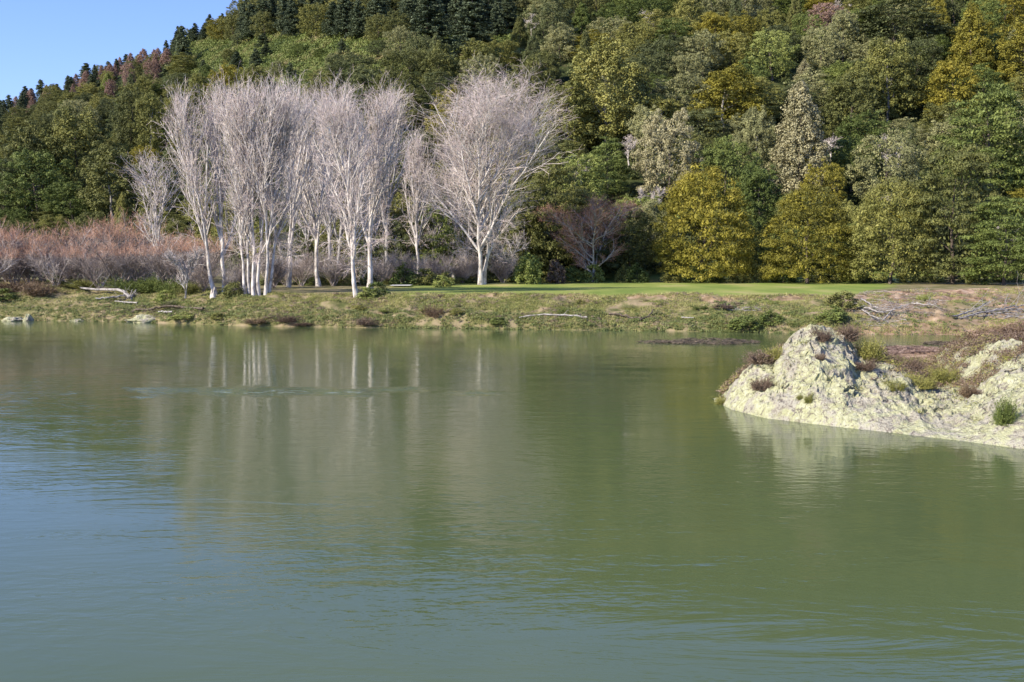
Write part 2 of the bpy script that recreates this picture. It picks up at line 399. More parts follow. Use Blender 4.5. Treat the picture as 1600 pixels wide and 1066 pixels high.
def trunk_mesh(name, g, h=.8, r=.03, limbs=7, m=None, lean=.03):
    z = np.linspace(-.06, h, 7)
    P = np.stack([np.cumsum(g.normal(size=7)*lean*.5), np.cumsum(g.normal(size=7)*lean*.5), z], -1)[None]
    P[..., :2] -= P[:, :1, :2]
    L, lr = grow(P, [r], limbs, .35, .95, 50, .20, 5, .08, .12, .5, g)
    L2, lr2 = grow(L, lr, 3, .4, .95, 45, .09, 4, .05, .15, .6, g)
    V, Fs = join(tubes(P, [r*1.15], [r*.3], 7), tubes(L, lr, lr*.3, 4), tubes(L2, lr2, lr2*.3, 3))
    return mesh(name, V, Fs, m or BARK_BROWN, True)
def crown(shape, seed, q=1.0):
    g = np.random.default_rng(seed)
    if shape == 'dome':                      # dense billowing dome down to the ground
        prof = lambda t: .50*np.clip(1 - np.abs((t-.30)/.72)**2.1, 0, 1)**.62
        C = env_points(int(290*q), prof, g, .05, 1.0, .16)
        C += g.normal(size=C.shape)*.014
        Rd = (.045 + .050*g.random((len(C), 1)))*np.array([1.15, 1.15, .62])
        Pn, N, S = blob_leaves(C, Rd, 110, .0105, g)
    elif shape == 'clump':                   # separate puffs on a loose cone, gaps between
        prof = lambda t: .36*np.clip(1 - ((t-.42)/.62)**2, 0, 1)**.8 + .02
        C = env_points(60, prof, g, .14, 1.0, .42); C += g.normal(size=C.shape)*.03
        Rd = (.07 + .06*g.random((len(C), 1)))*np.array([1, 1, .85])
        C2 = (C[:, None] + norm(g.normal(size=(len(C), 5, 3)))*Rd[:, None]*.8).reshape(-1, 3)
        Rd2 = np.repeat(Rd, 5, 0)*(.38+.3*g.random((len(C2), 1)))
        Pn, N, S = blob_leaves(C2, Rd2, 64, .0148, g)
    elif shape == 'round':                   # spreading rounded crown
        prof = lambda t: .52*np.clip(1 - ((t-.52)/.5)**2, 0, 1)**.55
        C = env_points(105, prof, g, .10, 1.0, .25); C += g.normal(size=C.shape)*.035
        Rd = (.06 + .07*g.random((len(C), 1)))*np.array([1, 1, .7])
        C2 = (C[:, None] + norm(g.normal(size=(len(C), 3, 3)))*Rd[:, None]*.8).reshape(-1, 3)
        Rd2 = np.repeat(Rd, 3, 0)*(.4+.3*g.random((len(C2), 1)))
        Pn, N, S = blob_leaves(C2, Rd2, 64, .0148, g)
    elif shape == 'layered':                 # flat sprays held in tiers
        prof = lambda t: .50*np.clip(1 - ((t-.40)/.62)**2, 0, 1)**.6
        C = env_points(150, prof, g, .06, 1.0, .4); C += g.normal(size=C.shape)*.02
        Rd = (.075 + .06*g.random((len(C), 1)))*np.array([1, 1, .30])
        Pn, N, S = blob_leaves(C, Rd, 190, .0125, g, -.25, 18)
    elif shape == 'cone':                    # feathery cone
        prof = lambda t: .36*np.clip(1-t, 0, 1)**.75*(1 - .3*(t < .12))
        C = env_points(260, prof, g, .06, 1.0, .25); C += g.normal(size=C.shape)*.012
        Rd = (.028 + .028*g.random((len(C), 1)))*np.array([1, 1, 1.15])
        Pn, N, S = blob_leaves(C, Rd, 64, .013, g)
    elif shape == 'pine':                    # whorls of drooping needle branches
        lv = 20; out = []
        for k in range(lv):
            t = .14 + .84*k/(lv-1); m_ = 9 if k < 15 else 6
            rad = .27*(1-t)**.62*(.75 + .5*g.random(m_)) + .012
            a = g.random(m_)*6.283
            for r_, an in zip(rad, a):
                s = np.linspace(.12, 1, 7)*r_
                d = np.array([math.cos(an), math.sin(an)])
                zz = t + .12*s - 1.0*s**2 + .02*g.normal()
                out.append(np.stack([d[0]*s, d[1]*s, zz], -1))
        C = np.concatenate(out); C += g.normal(size=C.shape)*.008
        Rd = np.full((len(C), 3), .024)*np.array([1, 1, .6])*(.6+.8*g.random((len(C), 1)))
        Pn, N, S = blob_leaves(C, Rd, 12, .022, g, -.9, 2)
    elif shape == 'shrub':
        prof = lambda t: .55*np.clip(1 - t**2, 0, 1)**.6
        C = env_points(60, prof, g, .0, 1.0, .3); C += g.normal(size=C.shape)*.06
        Rd = (.10 + .10*g.random((len(C), 1)))*np.array([1, 1, .9])
        Pn, N, S = blob_leaves(C, Rd, 40, .060, g)
    elif shape == 'sprig':                   # open wiry bush: bunches of upright shoots with small leaves
        nb = 11; ba = g.random(nb)*6.283; br_ = .34*g.random(nb)**.6; bl = .45 + .6*g.random(nb)
        k = g.integers(0, nb, 420); n = len(k)
        bd = np.stack([np.cos(ba)*br_*1.6, np.sin(ba)*br_*1.6, np.full(nb, .6)], -1)
        d = norm(bd[k] + .30*g.normal(size=(n, 3))); d[:, 2] = np.abs(d[:, 2])
        base = np.stack([np.cos(ba)*br_, np.sin(ba)*br_, ba*0], -1)[k] + g.normal(size=(n, 3))*np.array([.04, .04, 0])
        Ls = bl[k]*(.5 + .5*g.random(n)); st = np.linspace(0, 1, 4)[None, :, None]
        SP = base[:, None] + d[:, None]*st*Ls[:, None, None] + np.cumsum(g.normal(size=(n, 4, 3))*.018, 1)
        t = .3 + .7*g.random((n, 11)); Pn = (base[:, None] + d[:, None]*(t*Ls[:, None])[..., None]).reshape(-1, 3)
        Pn += g.normal(size=Pn.shape)*.022; Pn[:, 2] = np.abs(Pn[:, 2])
        N = g.normal(size=Pn.shape) + np.array([0, 0, .4]); S = .034*(.5+g.random(len(Pn)))
        V, Fq = leaves(Pn, N, S, 1.0, g); v, f = join((V, Fq), tubes(SP, np.full(n, .0065), np.full(n, .003), 3))
        return mesh('sprig_crown', v, f, LEAF['green'])
    if shape in ('dome', 'clump', 'round', 'layered', 'cone'):   # inner foliage hiding the trunk
        Ci = env_points(1500, lambda t: prof(t)*.75, g, .08, .95, .5)
        Pn = np.concatenate([Pn, Ci]); N = np.concatenate([N, norm(Ci*np.array([1, 1, 0]) + .6*g.normal(size=Ci.shape))]); S = np.concatenate([S, np.full(len(Ci), .028)])
    V, Fq = leaves(Pn, N, S, 1.0, g)
    return mesh(shape + '_crown', V, [Fq], LEAF['green'])
PROTO = {}
for sh, ns, ht, r, m in (('dome', 2, .5, .022, BARK_BROWN), ('clump', 4, .72, .020, BARK_BROWN), ('round', 4, .60, .024, BARK_BROWN), ('layered', 3, .75, .02, BARK_BROWN),
                     ('cone', 2, .9, .018, BARK_BROWN), ('pine', 3, .96, .016, BARK_BROWN), ('shrub', 3, .6, .03, BARK_BROWN), ('sprig', 2, .4, .015, BARK_BROWN)):
    PROTO[sh] = [(crown(sh, 100 + 7*i + len(PROTO)*31), trunk_mesh(sh + '_trunk', np.random.default_rng(900 + i), ht, r, 8 if sh not in ('pine', 'cone') else 3, m)) for i in range(ns)]
SHAPEWORD = {'dome': 'dense domed', 'clump': 'clumpy', 'round': 'rounded', 'layered': 'layered', 'cone': 'conical', 'pine': 'pointed', 'shrub': 'low', 'sprig': 'wiry'}
KIND = {'dome': 'evergreen_tree', 'clump': 'evergreen_tree', 'round': 'broadleaf_tree', 'layered': 'evergreen_tree', 'cone': 'conifer_tree', 'pine': 'pine_tree', 'shrub': 'shrub', 'sprig': 'wiry_bush'}
RECS = []                                    # every leafy tree: object, colour, shape, place in view
def plant(x, y, z, H, W, shape, colr, label=None, group='trees on the wooded hillside', short=None, parts=True):
    k = random.randrange(len(PROTO[shape])); cm, tm = PROTO[shape][k]
    nat = {'dome': 1.0, 'clump': .78, 'round': 1.04, 'layered': 1.0, 'cone': .74, 'pine': .56, 'shrub': 1.2, 'sprig': 1.2}[shape]
    s = W/nat
    tm_mat = BARK_GREY if (shape == 'clump' and random.random() < .35) else None
    o = thing(KIND[shape], (x, y, z), label, 'shrub' if shape in ('shrub', 'sprig') else 'tree', group, random.random()*6.283, (s, s, H))
    c_ = link('crown', cm, o); c_.material_slots[0].link = 'OBJECT'; c_.material_slots[0].material = LEAF[colr]
    t_ = link('trunk' if shape not in ('shrub', 'sprig') else 'stems', tm, o)
    if tm_mat: t_.material_slots[0].link = 'OBJECT'; t_.material_slots[0].material = tm_mat
    qx, qy = proj(x, y, z + H*.65)
    RECS.append(dict(o=o, col=colr, shape=shape, px=qx, py=qy, x=x, y=y, z=z, label=label, short=short, W=W, H=H))
    return o
def plant_px(px, ytop, ybase, wpx, shape, colr, label=None, group='trees on the wooded hillside', short=None, maxH=26):
    h_ = hit(px, ybase)
    if h_ is None: print('no hit', px, ybase); return
    x, y, z = h_
    H = min(CAMZ + ray(px, ytop)[1]*y - z, maxH)
    return plant(x, y, z - .2, H, wpx*y/F, shape, colr, label, group, short)

EDGE = 'trees along the forest edge'
plant_px(1097, 262, 441, 150, 'dome', 'gold', 'broad golden olive domed tree, its crown reaching the lawn, brightest along the forest edge', EDGE, 'broad golden domed tree')
plant_px(1262, 292, 443, 136, 'dome', 'gold', 'ochre-green domed tree right of the brightest golden tree at the lawn edge', EDGE, 'ochre-green domed tree')
plant_px(1392, 280, 444, 128, 'dome', 'olive', 'large olive domed tree standing right of the ochre-green one behind the lawn', EDGE, 'large olive domed tree')
plant_px(1487, 222, 444, 150, 'layered', 'darkol', 'tall dark layered tree behind the right end of the lawn', EDGE, 'tall dark layered tree')
plant_px(1570, 305, 446, 135, 'layered', 'green', 'mid green layered tree above the right end of the river bank', EDGE, 'green bank-end tree')
plant_px(1180, 345, 438, 50, 'round', 'green', 'narrow green tree squeezed between the golden and the ochre-green domed trees', EDGE)
plant_px(1328, 350, 439, 50, 'round', 'green', 'bright green rounded tree between the ochre-green and the large olive domed trees', EDGE)
plant_px(872, 252, 436, 120, 'layered', 'darkol', 'dark olive layered tree just right of the big lone bare poplar', EDGE, 'dark poplar-side tree')
plant_px(815, 300, 436, 80, 'clump', 'darkol', 'dark clumpy tree close against the right side of the big lone poplar', EDGE)
plant_px(985, 330, 438, 75, 'round', 'darkol', 'dark rounded tree behind the bare reddish tree, left of the golden dome', EDGE)
plant_px(930, 345, 436, 110, 'round', 'dark', 'very dark rounded tree hidden behind the bare reddish tree', EDGE)
for i, (px, yt, wp, c_) in enumerate([(640,330,90,'dark'), (585,345,90,'dark'), (690,318,90,'green'), (730,350,70,'dark'), (535,350,90,'darkol'), (480,340,90,'dark'), (425,345,80,'olive'), (770,335,80,'dark')]):
    plant_px(px, yt, 434, wp, 'round', c_, group='dark trees behind the poplars')
# the trees on the hill that stand out
BIG = [
 (1247,75,318,128,'cone','pale','tall pale conical tree'), (1383,205,335,105,'round','grey','tree with bare white limb'), (1545,132,312,150,'layered','green','big green layered tree'),
 (1515,8,140,92,'cone','gold','golden conical tree'), (1602,28,150,90,'clump','gold','golden edge-of-view tree'), (1385,60,190,92,'clump','olive','olive tree with thin trunk'),
 (1328,118,232,88,'clump','darkol','tree with white trunk'), (1485,100,196,86,'clump','gold','small golden clumpy tree'), (1205,48,125,80,'round','lime','light green rounded tree'),
 (1132,108,218,116,'clump','gold','big golden olive clumpy tree'), (1065,118,205,100,'round','grey','grey-green rounded tree'), (1043,178,318,104,'round','pale','pale rounded tree'),
 (945,72,238,130,'clump','olive','big olive clumpy tree'), (885,128,250,95,'clump','olive','olive gully tree'), (832,85,175,80,'clump','darkol','dark tree above lone poplar'),
 (737,-8,100,86,'pine','pine','largest dark pine'), (672,-10,85,80,'pine','pine','second large pine'), (702,140,235,62,'clump','gold','golden tree beside the poplars'),
 (286,40,110,34,'pine','pine','tallest ridge pine'), (205,142,235,60,'clump','darkol','dark clumpy ridge tree'), (236,148,240,52,'clump','olive','olive tree under the ridge'),
 (120,168,300,95,'clump','olive','broad olive left-slope tree'), (40,175,330,90,'clump','darkol','dark left-hand tree'), (1470,262,330,90,'round','green','green tree under the gold'),
 (1330,215,300,80,'round','green','green tree under white trunk'), (1135,215,330,95,'round','green','green tree under golden clumps'), (950,215,310,70,'layered','green','layered green gully tree'),
 (1290,5,60,60,'round','pink','pinkish grey tree'), (1400,0,90,150,'layered','dark','wide dark layered tree'), (1180,170,300,60,'clump','grey','narrow grey tree'),
 (985,100,200,70,'clump','darkol','dark upper gully tree'), (1600,150,260,60,'round','grey','grey right-edge tree'), (860,0,80,70,'round','dark','topmost dark rounded tree'),
 (640,80,140,100,'round','darkol','wide dark tree over poplars'), (548,82,135,80,'round','dark','rounded dark clearing tree'), (370,80,112,26,'pine','pine','small pine alone in the clearing'), (400,76,112,28,'pine','pine','second small clearing pine'),
 (60,235,345,120,'round','green','rounded green willow-side tree'), (175,230,345,100,'clump','darkol','dark willow-side tree'), (112,285,352,90,'round','green','low green willow-side tree'),
 (10,240,350,80,'round','dark','very dark left-edge tree'), (250,270,352,60,'clump','olive','olive tree behind small poplar'),
]
for px, yt, yb_, wp, sh, c_, short in BIG:
    plant_px(px, yt, yb_, wp, sh, c_, short=short)
# the rest of the wood, tree by tree
pts = [(r_['x'], r_['y']) for r_ in RECS]
cand = []
for k in range(26000):
    p_ = random.uniform(-70, 1670); y = random.uniform(196, 560)
    cand.append(((p_-800)/F*y, y, p_))
CX = np.array(cand); CZ = ground(CX[:, 0], CX[:, 1])
_, _, YB, SL, EL = parts_of(CX[:, 2]); YR = (SL*YB - 7)/(SL - EL)
def in_scrub(px, py):
    return (290 < px < 620 and 66 < py < 160) or (620 <= px < 800 and 66 < py < 100)
cnt = 0; grid = {}
def near(x, y, d):
    gx, gy = int(x//12), int(y//12)
    return any((x-a)**2 + (y-b_)**2 < d*d for i in (-1, 0, 1) for j in (-1, 0, 1) for a, b_ in grid.get((gx+i, gy+j), ()))
def put(x, y): grid.setdefault((int(x//12), int(y//12)), []).append((x, y))
for a, b_ in pts: put(a, b_)
for (x, y, p_), z, yb_, yr_ in zip(cand, CZ, YB, YR):
    if y < yb_ - 1 or y > yr_ + 14: continue
    qx, qy = proj(x, y, z)
    if qy < 8: continue
    ridge = y > yr_ - 42 and p_ < 640
    pinez = ridge or (350 < qx < 800 and qy < 74)
    small = in_scrub(qx, qy) and (y < yr_ - 30 or qy > 80)
    if small and (random.random() > .10 or near(x, y, 9)): continue
    d = 6.4 if pinez else 10.0
    if qx < 340 and not pinez: d = 8.2
    if 280 < qx < 860 and 130 < qy < 330: d = 11.5
    if near(x, y, d): continue
    put(x, y); cnt += 1
    u_ = random.random()
    if small:
        sh = random.choice(['round', 'pine', 'clump']); plant(x, y, z-.3, random.uniform(3.5, 6.5), random.uniform(4, 7), sh, 'pine' if sh == 'pine' else random.choice(['darkol', 'green', 'dark', 'grey'])); continue
    if pinez:
        H = random.uniform(6.5, 10.5) if ridge and p_ < 380 else random.uniform(11, 17); Wd = H*random.uniform(.5, .85)
        if 20 < qx < 360 and qy > 95 and u_ < .45: plant(x, y, z-.3, H*.8, Wd*1.1, 'cone', 'pink')
        elif u_ > .80: plant(x, y, z-.3, H*.75, H*.75, 'round', 'darkol' if u_ < .93 else 'olive')
        else: plant(x, y, z-.3, H, Wd, 'pine', 'pine')
        continue
    if 110 < qx < 340 and qy < 160 and y > yr_ - 75:
        plant(x, y, z-.3, random.uniform(6, 9), random.uniform(5, 8), random.choice(['cone', 'round']), random.choice(['pink', 'pink', 'lime', 'darkol'])); continue
    H = random.uniform(8, 13.5); Wd = random.uniform(10, 15)
    if qx < 340: H *= random.uniform(.62, .85); Wd *= random.uniform(.7, .95)
    if qx < 330: c_ = random.choices(['olive', 'darkol', 'dark', 'green', 'grey', 'gold'], [3.5, 3.5, 2.5, 1.5, 1.4, .6])[0]
    elif qx < 900: c_ = random.choices(['olive', 'darkol', 'dark', 'green', 'grey', 'gold'], [2, 4, 3, 2, 2, 1])[0]
    else: c_ = random.choices(['olive', 'darkol', 'dark', 'green', 'grey', 'gold', 'lime', 'pale'], [3, 2.4, 1.8, 3.2, 3.6, 1.8, .8, .7])[0]
    sh = random.choices(['clump', 'round', 'layered', 'cone'], [4, 4, 2, 1] if c_ in ('olive', 'darkol', 'gold') else [1.5, 5, 2.5, 1])[0]
    if sh == 'cone': Wd *= .75; H *= 1.2
    if sh == 'clump': H *= 1.15; Wd *= .9
    plant(x, y, z-.3, H, Wd, sh, c_)
print('HILL TREES', len(RECS), 'fill', cnt)

# undergrowth over the whole hill, and the closed canopy outside what the photo shows
def scatter_puffs(name, n, sel, rad, per, size, m, label, p0=-700, p1=2400, y0=195, y1=640, flat=.8):
    g = rng
    p_ = g.uniform(p0, p1, n); Y = g.uniform(y0, y1, n); X = (p_-800)/F*Y; Z = ground(X, Y)
    ok = sel(X, Y, Z, p_); X, Y, Z = X[ok], Y[ok], Z[ok]
    rr = g.uniform(rad[0], rad[1], len(X))[:, None]*np.array([1, 1, flat])
    Pn, N, S = blob_leaves(np.stack([X, Y, Z + rr[:, 2]*.35], -1), rr, per, size, g, -.2)
    V, Fq = leaves(Pn, N, S, 1.0, g)
    print(name, len(Fq))
    return tag(link(name, mesh(name, V, [Fq], m)), label, None, None, 'stuff')
def hill_sel(X, Y, Z, p):
    _, _, yb, sl, el = parts_of(p); return (Y > yb - 3) & (Y < (sl*yb-7)/(sl-el) + 25)
def scrub_sel(X, Y, Z, p):
    qx, qy = proj(X, Y, Z)
    return ((qx > 270) & (qx < 640) & (qy > 50) & (qy < 150)) | ((qx >= 600) & (qx < 820) & (qy > 50) & (qy < 100))
scatter_puffs('undergrowth', 9500, lambda X, Y, Z, p: hill_sel(X, Y, Z, p) & ~scrub_sel(X, Y, Z, p), (1.1, 2.6), 42, .42, UNDER, 'dark green undergrowth between the trees of the hillside', -50, 1650)
scatter_puffs('hillside_scrub', 26000, scrub_sel, (.8, 1.7), 34, .34, SCRUB, 'bright green and brown scrub in the clearing below the pines', 250, 850, 300, 560)
def outside(X, Y, Z, p):
    qx, qy = proj(X, Y, Z); return hill_sel(X, Y, Z, p) & ((qx < -80) | (qx > 1680) | (qy < 4))
scatter_puffs('outer_woodland', 8000, outside, (3.0, 5.5), 60, 1.1, UNDER, 'unbroken dark woodland covering the rest of the hill', -1100, 2700, 195, 720, .9)
# leafy fringe where the forest meets the lawn: countable light green shrubs
for i in range(30):
    p_ = 470 + i*38 + random.uniform(-12, 12)
    wpx = random.uniform(26, 52); yt = random.uniform(412, 428)
    plant_px(p_, yt, 441.5 if p_ > 720 else 446, wpx, 'shrub', random.choice(['lime', 'green', 'green', 'dark', 'olive']), group='shrubs along the foot of the forest')
for px, yt, yb_, wp, c_, lab in [(692,430,449,34,'lime','bright green rounded shrub left of the lone poplar base'), (825,398,444,46,'lime','tall light green bush right of the lone poplar base'),
        (868,408,443,32,'brown','brownish upright bush beside the bare reddish tree'), (590,440,462,40,'green','green leafy shrub at the foot of the twin poplars'), (572,448,466,34,'lime','bright shrub directly under the twin poplar trunks')]:
    plant_px(px, yt, yb_, wp, 'shrub', c_, lab, 'shrubs along the foot of the forest')

# ------------------------------------------------------------ bare trees
def bare_tree(name, x, y, z, H, W, label, g, stems=1, spread=.04, fork=.22, limbs=11, ang=24, dens=1.0, lean=(0, 0), droop=5,
              wood=BARK_PALE, twig=TWIG_PALE, tip=TWIG_TIP, rtrunk=None, cat='tree', group=None, twr=.012, llen=.62):
    r0 = rtrunk or H*.0105
    o = thing(name, (x, y, z - .3), label, cat, group)
    n0 = 12; P = []
    for s in range(stems):
        a = 6.283*s/stems + g.random(); b0 = np.array([math.cos(a), math.sin(a)])*(.0 if stems == 1 else r0*1.1)
        e = np.array([math.cos(a), math.sin(a)])*W*spread*(stems > 1)*3 + np.array(lean)*H
        t = np.linspace(0, 1, n0)[:, None]
        xy = b0 + e*t**2.2 + np.cumsum(g.normal(size=(n0, 2))*H*.006, 0)
        P.append(np.concatenate([xy, t*H*(.9 + .1*g.random())], 1))
    P = np.stack(P); tr = np.full(stems, r0*(1 if stems == 1 else .72))
    reach = W/2
    L1, R1 = grow(P, tr, limbs, fork, .92, ang, H*llen, 8, .085, .055, .80, g, lambda t: np.clip(1.08 - t, .18, .72)*np.clip(.62 + 1.6*(t - fork), .62, 1))
    L2, R2 = grow(L1, R1, 9, .18, .98, 32, H*.19, 6, .09, .07, .66, g, lambda t: 1.15 - .5*t)
    L2b, R2b = grow(P, tr, 14, .45, 1., 38, H*.16, 6, .09, .08, .25, g, lambda t: 1.3 - .8*t)
    L2 = np.concatenate([L2, L2b]); R2 = np.maximum(np.concatenate([R2, R2b]), .03)
    L3, R3 = grow(L2, R2, max(3, int(4.3*dens+.3)), .2, 1., 40, H*.082, 4, .04, .12, .6, g); R3 = np.clip(R3, .013, .026)
    L4, R4 = grow(L3, R3, max(2, int(3.4*dens)), .15, 1., 46, H*.036, 3, .03, .08, .7, g)
    fz = 1.03*H/np.percentile(L4[..., 2], 99.5); rr_ = np.abs(L4[..., 0] - np.median(L4[..., 0])); fw = np.clip(W/2/np.percentile(rr_, 97), .35, 1.6)
    cx = np.median(L4[..., 0]); cy = np.median(L4[..., 1])
    def fit(A):
        A = A.copy(); t_ = np.clip(A[..., 2]/H, 0, 1)**.5
        A[..., 0] = A[..., 0]*(1-t_) + t_*(cx*.6 + lean[0]*H*.55 + (A[..., 0]-cx)*fw) ; A[..., 1] = A[..., 1]*(1-t_) + t_*(cy + (A[..., 1]-cy)*fw)
        A[..., 2] = A[..., 2]*fz; return A
    P, L1, L2, L3, L4 = map(fit, (P, L1, L2, L3, L4))
    vs = [tubes(L3, R3*1.25, R3*.7, 3)]
    if droop:                                # weeping tufts low on the stems
        D1, DR1 = grow(P, tr, droop, .14, .48, 72, H*.13, 7, -.02, .16, .16, g); DR1 = np.clip(DR1, .03, .08)
        D2, DR2 = grow(D1, DR1, 9, .3, 1., 50, H*.06, 5, -.03, .16, .6, g)
        D3, DR3 = grow(D2, DR2, 7, .2, 1., 45, H*.035, 3, -.02, .18, .6, g)
        vs += [tubes(D2, np.full(len(D2), .016), np.full(len(D2), .010), 3)]
        L4 = np.concatenate([L4, D3])
    vt, ft = join(tubes(P, tr*1.0, tr*.14, 8))
    flare = 1 + .55*np.exp(-vt[:, 2:3]/(H*.03)); cen = np.repeat(P.reshape(-1, 3)[:, :2], 8, 0)
    vt[:, :2] = cen + (vt[:, :2] - cen)*flare
    link('trunk', mesh('bare_trunk', vt, ft, wood, True), o)
    vl = [tubes(L1, np.maximum(R1, .085), np.maximum(R1*.45, .045), 6), tubes(L2, np.maximum(R2, .05), np.maximum(R2*.4, .026), 4)]
    if droop: vl.append(tubes(D1, DR1, DR1*.4, 4))
    v, f = join(*vl); link('limbs', mesh('bare_limbs', v, f, wood, True), o)
    v, f = join(*vs, tubes(L4, np.full(len(L4), twr), np.full(len(L4), twr*.5), 3))
    nf = [len(q_) for q_ in f]; mi = np.zeros(sum(nf), np.int32); mi[-nf[-1]:] = 1
    link('twigs', mesh('bare_twigs', v, f, [twig, tip], False, mi), o)
    return o
PG = 'bare poplars standing on the river terrace'
POP = [  # px, base row, top row, crown width px, stems, lean, droop, limbs, density, label
 (338,461,128,80,1,(-.12,0),3,9,1.0,'leaning pale poplar with slender stem, leftmost of the tall bare grove'),
 (352,458,116,75,1,(-.04,.02),2,9,1.0,'slender pale poplar just right of the leftmost leaning stem'),
 (386,461,122,75,2,(-.03,.0),2,6,.8,'pale poplar with two stems at the left of the thick riverside clump'),
 (402,463,115,120,3,(.0,.02),4,6,.7,'stout many-stemmed white poplar in the middle of the riverside clump'),
 (415,460,118,95,2,(.06,.0),3,6,.7,'bare poplar leaning right out of the thick riverside clump'),
 (456,449,118,85,1,(.02,.0),3,9,.8,'bare poplar standing back in the gap right of the clump'),
 (497,448,125,85,1,(-.10,.02),4,11,1.0,'bare poplar whose trunk leans left from the lawn edge'),
 (512,441,120,90,1,(.0,.0),4,12,1.0,'bare poplar hidden behind the left-leaning one'),
 (558,464,125,95,1,(-.04,.0),6,13,1.1,'front bare poplar of the twin trunks, rooted on the bank top'),
 (574,457,122,95,1,(.05,.0),6,12,1.1,'rear bare poplar of the twin trunks, darker and straighter'),
 (532,438,128,80,1,(.0,.0),4,10,.8,'bare poplar standing behind the twin trunks'),
 (606,438,135,80,1,(.01,.0),4,10,.8,'bare poplar behind and right of the twin trunks'),
 (656,441,196,55,1,(.01,.0),3,10,.9,'narrow bare poplar alone in the gap before the big lone tree'),
 (706,436,215,60,1,(.0,.0),3,10,.9,'smaller bare poplar behind the left side of the big lone tree'),
 (478,436,205,100,1,(.02,.0),5,11,.8,'low bare poplar far back, seen left of the leaning trunk'),
 (590,436,215,100,1,(-.02,.0),5,11,.8,'low bare poplar far back behind the twin poplars'),
 (680,436,255,80,1,(.02,.0),5,11,.8,'low bare poplar far back left of the lone tree'),
 (246,442,232,85,1,(-.01,.0),0,9,.55,'small thin bare poplar standing alone among the red willows'),
]
for i, (px, yb_, yt, wp, st, lean, dr, lb, de, lab) in enumerate(POP):
    x, y, z = hit(px, yb_)
    H = CAMZ + ray(px, yt)[1]*y - z
    bare_tree('bare_poplar_tree', x, y, z, H*.98, wp*y/F, lab, np.random.default_rng(50+i), st, .08, .20, lb + 5, 21 if H > 16 else 50,  de, lean, dr, llen=.62 if H > 16 else .36, wood=BARK_GREY if px in (512, 532, 606, 478, 590, 680) else BARK_PALE, group=PG,
              rtrunk=None if i != 9 else H*.013)
x, y, z = hit(752, 445)
H = CAMZ + ray(752, 112)[1]*y - z
bare_tree('bare_poplar_tree', x, y, z, H*.98, 205*y/F, 'big lone bare poplar with forked trunk and wide vase-shaped crown', np.random.default_rng(99), 3, .06, .16, 15, 25, 1.2, (.06, 0), 7, group=PG, rtrunk=H*.0135)
x, y, z = hit(925, 441)
H = CAMZ + ray(925, 312)[1]*y - z
bare_tree('bare_reddish_tree', x, y, z, H, 16, 'spreading bare tree with reddish twigs left of the golden dome', np.random.default_rng(31), 3, .14, .12, 11, 46, 1.5, (0, 0), 0, BARK_GREY, woodmat('brown_twigs', (.16,.105,.08), (.28,.19,.15), (.42,.32,.27), .5), woodmat('brown_twig_tips', (.22,.11,.075), (.36,.19,.13), (.48,.29,.21), .5), twr=.02, rtrunk=.3)
for i, (px, yb_, yt, lab) in enumerate([(1015,345,300,'small grey leafless tree sticking out left of the golden dome'), (1390,285,222,'white-limbed leafless tree poking out of the grey-green crown'),
        (1375,345,310,'pale grey leafless tuft over the large olive dome'), (1560,405,358,'pale bare branches at the right end of the forest edge'), (1310,40,8,'grey leafless tree high on the upper right hill'),
        (790,440,370,'tangled low bare tree behind the lone poplar'), (432,449,385,'low bare tree with curved trunk right of the riverside clump'), (300,462,395,'low twisted bare tree beside the leftmost poplar stem')]):
    h_ = hit(px, yb_); x, y, z = h_; H = CAMZ + ray(px, yt)[1]*y - z
    bare_tree('leafless_tree', x, y - 3, z, H + 1, H, lab, np.random.default_rng(400+i), 2, .16, .15, 7, 45, .7, (0, 0), 0, BARK_PALE if i < 5 else BARK_GREY, TWIG_PALE, TWIG_PALE, group='leafless trees among the evergreens', twr=.018)

for px, yb_, yt, lab in [(1010,62,30,'grey leafless tree high above the golden clumpy tree'), (1150,40,12,'thin leafless snag near the top of the hill, centre right'), (1440,75,44,'leafless tree just left of the golden cone'), (905,300,262,'low leafless tree in the gully right of the lone poplar'),
        (1290,262,228,'leafless grey tree right of the pale conical tree'), (1585,232,196,'leafless tree at the right edge above the layered green tree'), (60,330,296,'leafless tree in the dark wood at the far left'), (830,62,34,'leafless snag above the lone poplar'), (980,262,226,'leafless grey tree left of the pale rounded tree')]:
    h_ = hit(px, yb_); x, y, z = h_; H = CAMZ + ray(px, yt)[1]*y - z
    bare_tree('leafless_tree', x, y - 4, z, H + 2, H, lab, np.random.default_rng(int(px)), 1, .16, .3, 6, 42, .5, (0, 0), 0, BARK_PALE, TWIG_PALE, TWIG_PALE, group='leafless trees among the evergreens', twr=.03, rtrunk=.2)
for i in range(20):
    p_ = 250 + i*52 + random.uniform(-20, 20); yb_ = random.uniform(476, 506)
    if yb_ > 500 and p_ < 420: yb_ -= 6
    plant_px(p_, yb_ - random.uniform(6, 12), yb_, random.uniform(16, 44), random.choice(['sprig', 'shrub', 'sprig']), random.choice(['brown', 'olive', 'green', 'olive', 'lime', 'grey']), group='shrubs on the far bank')

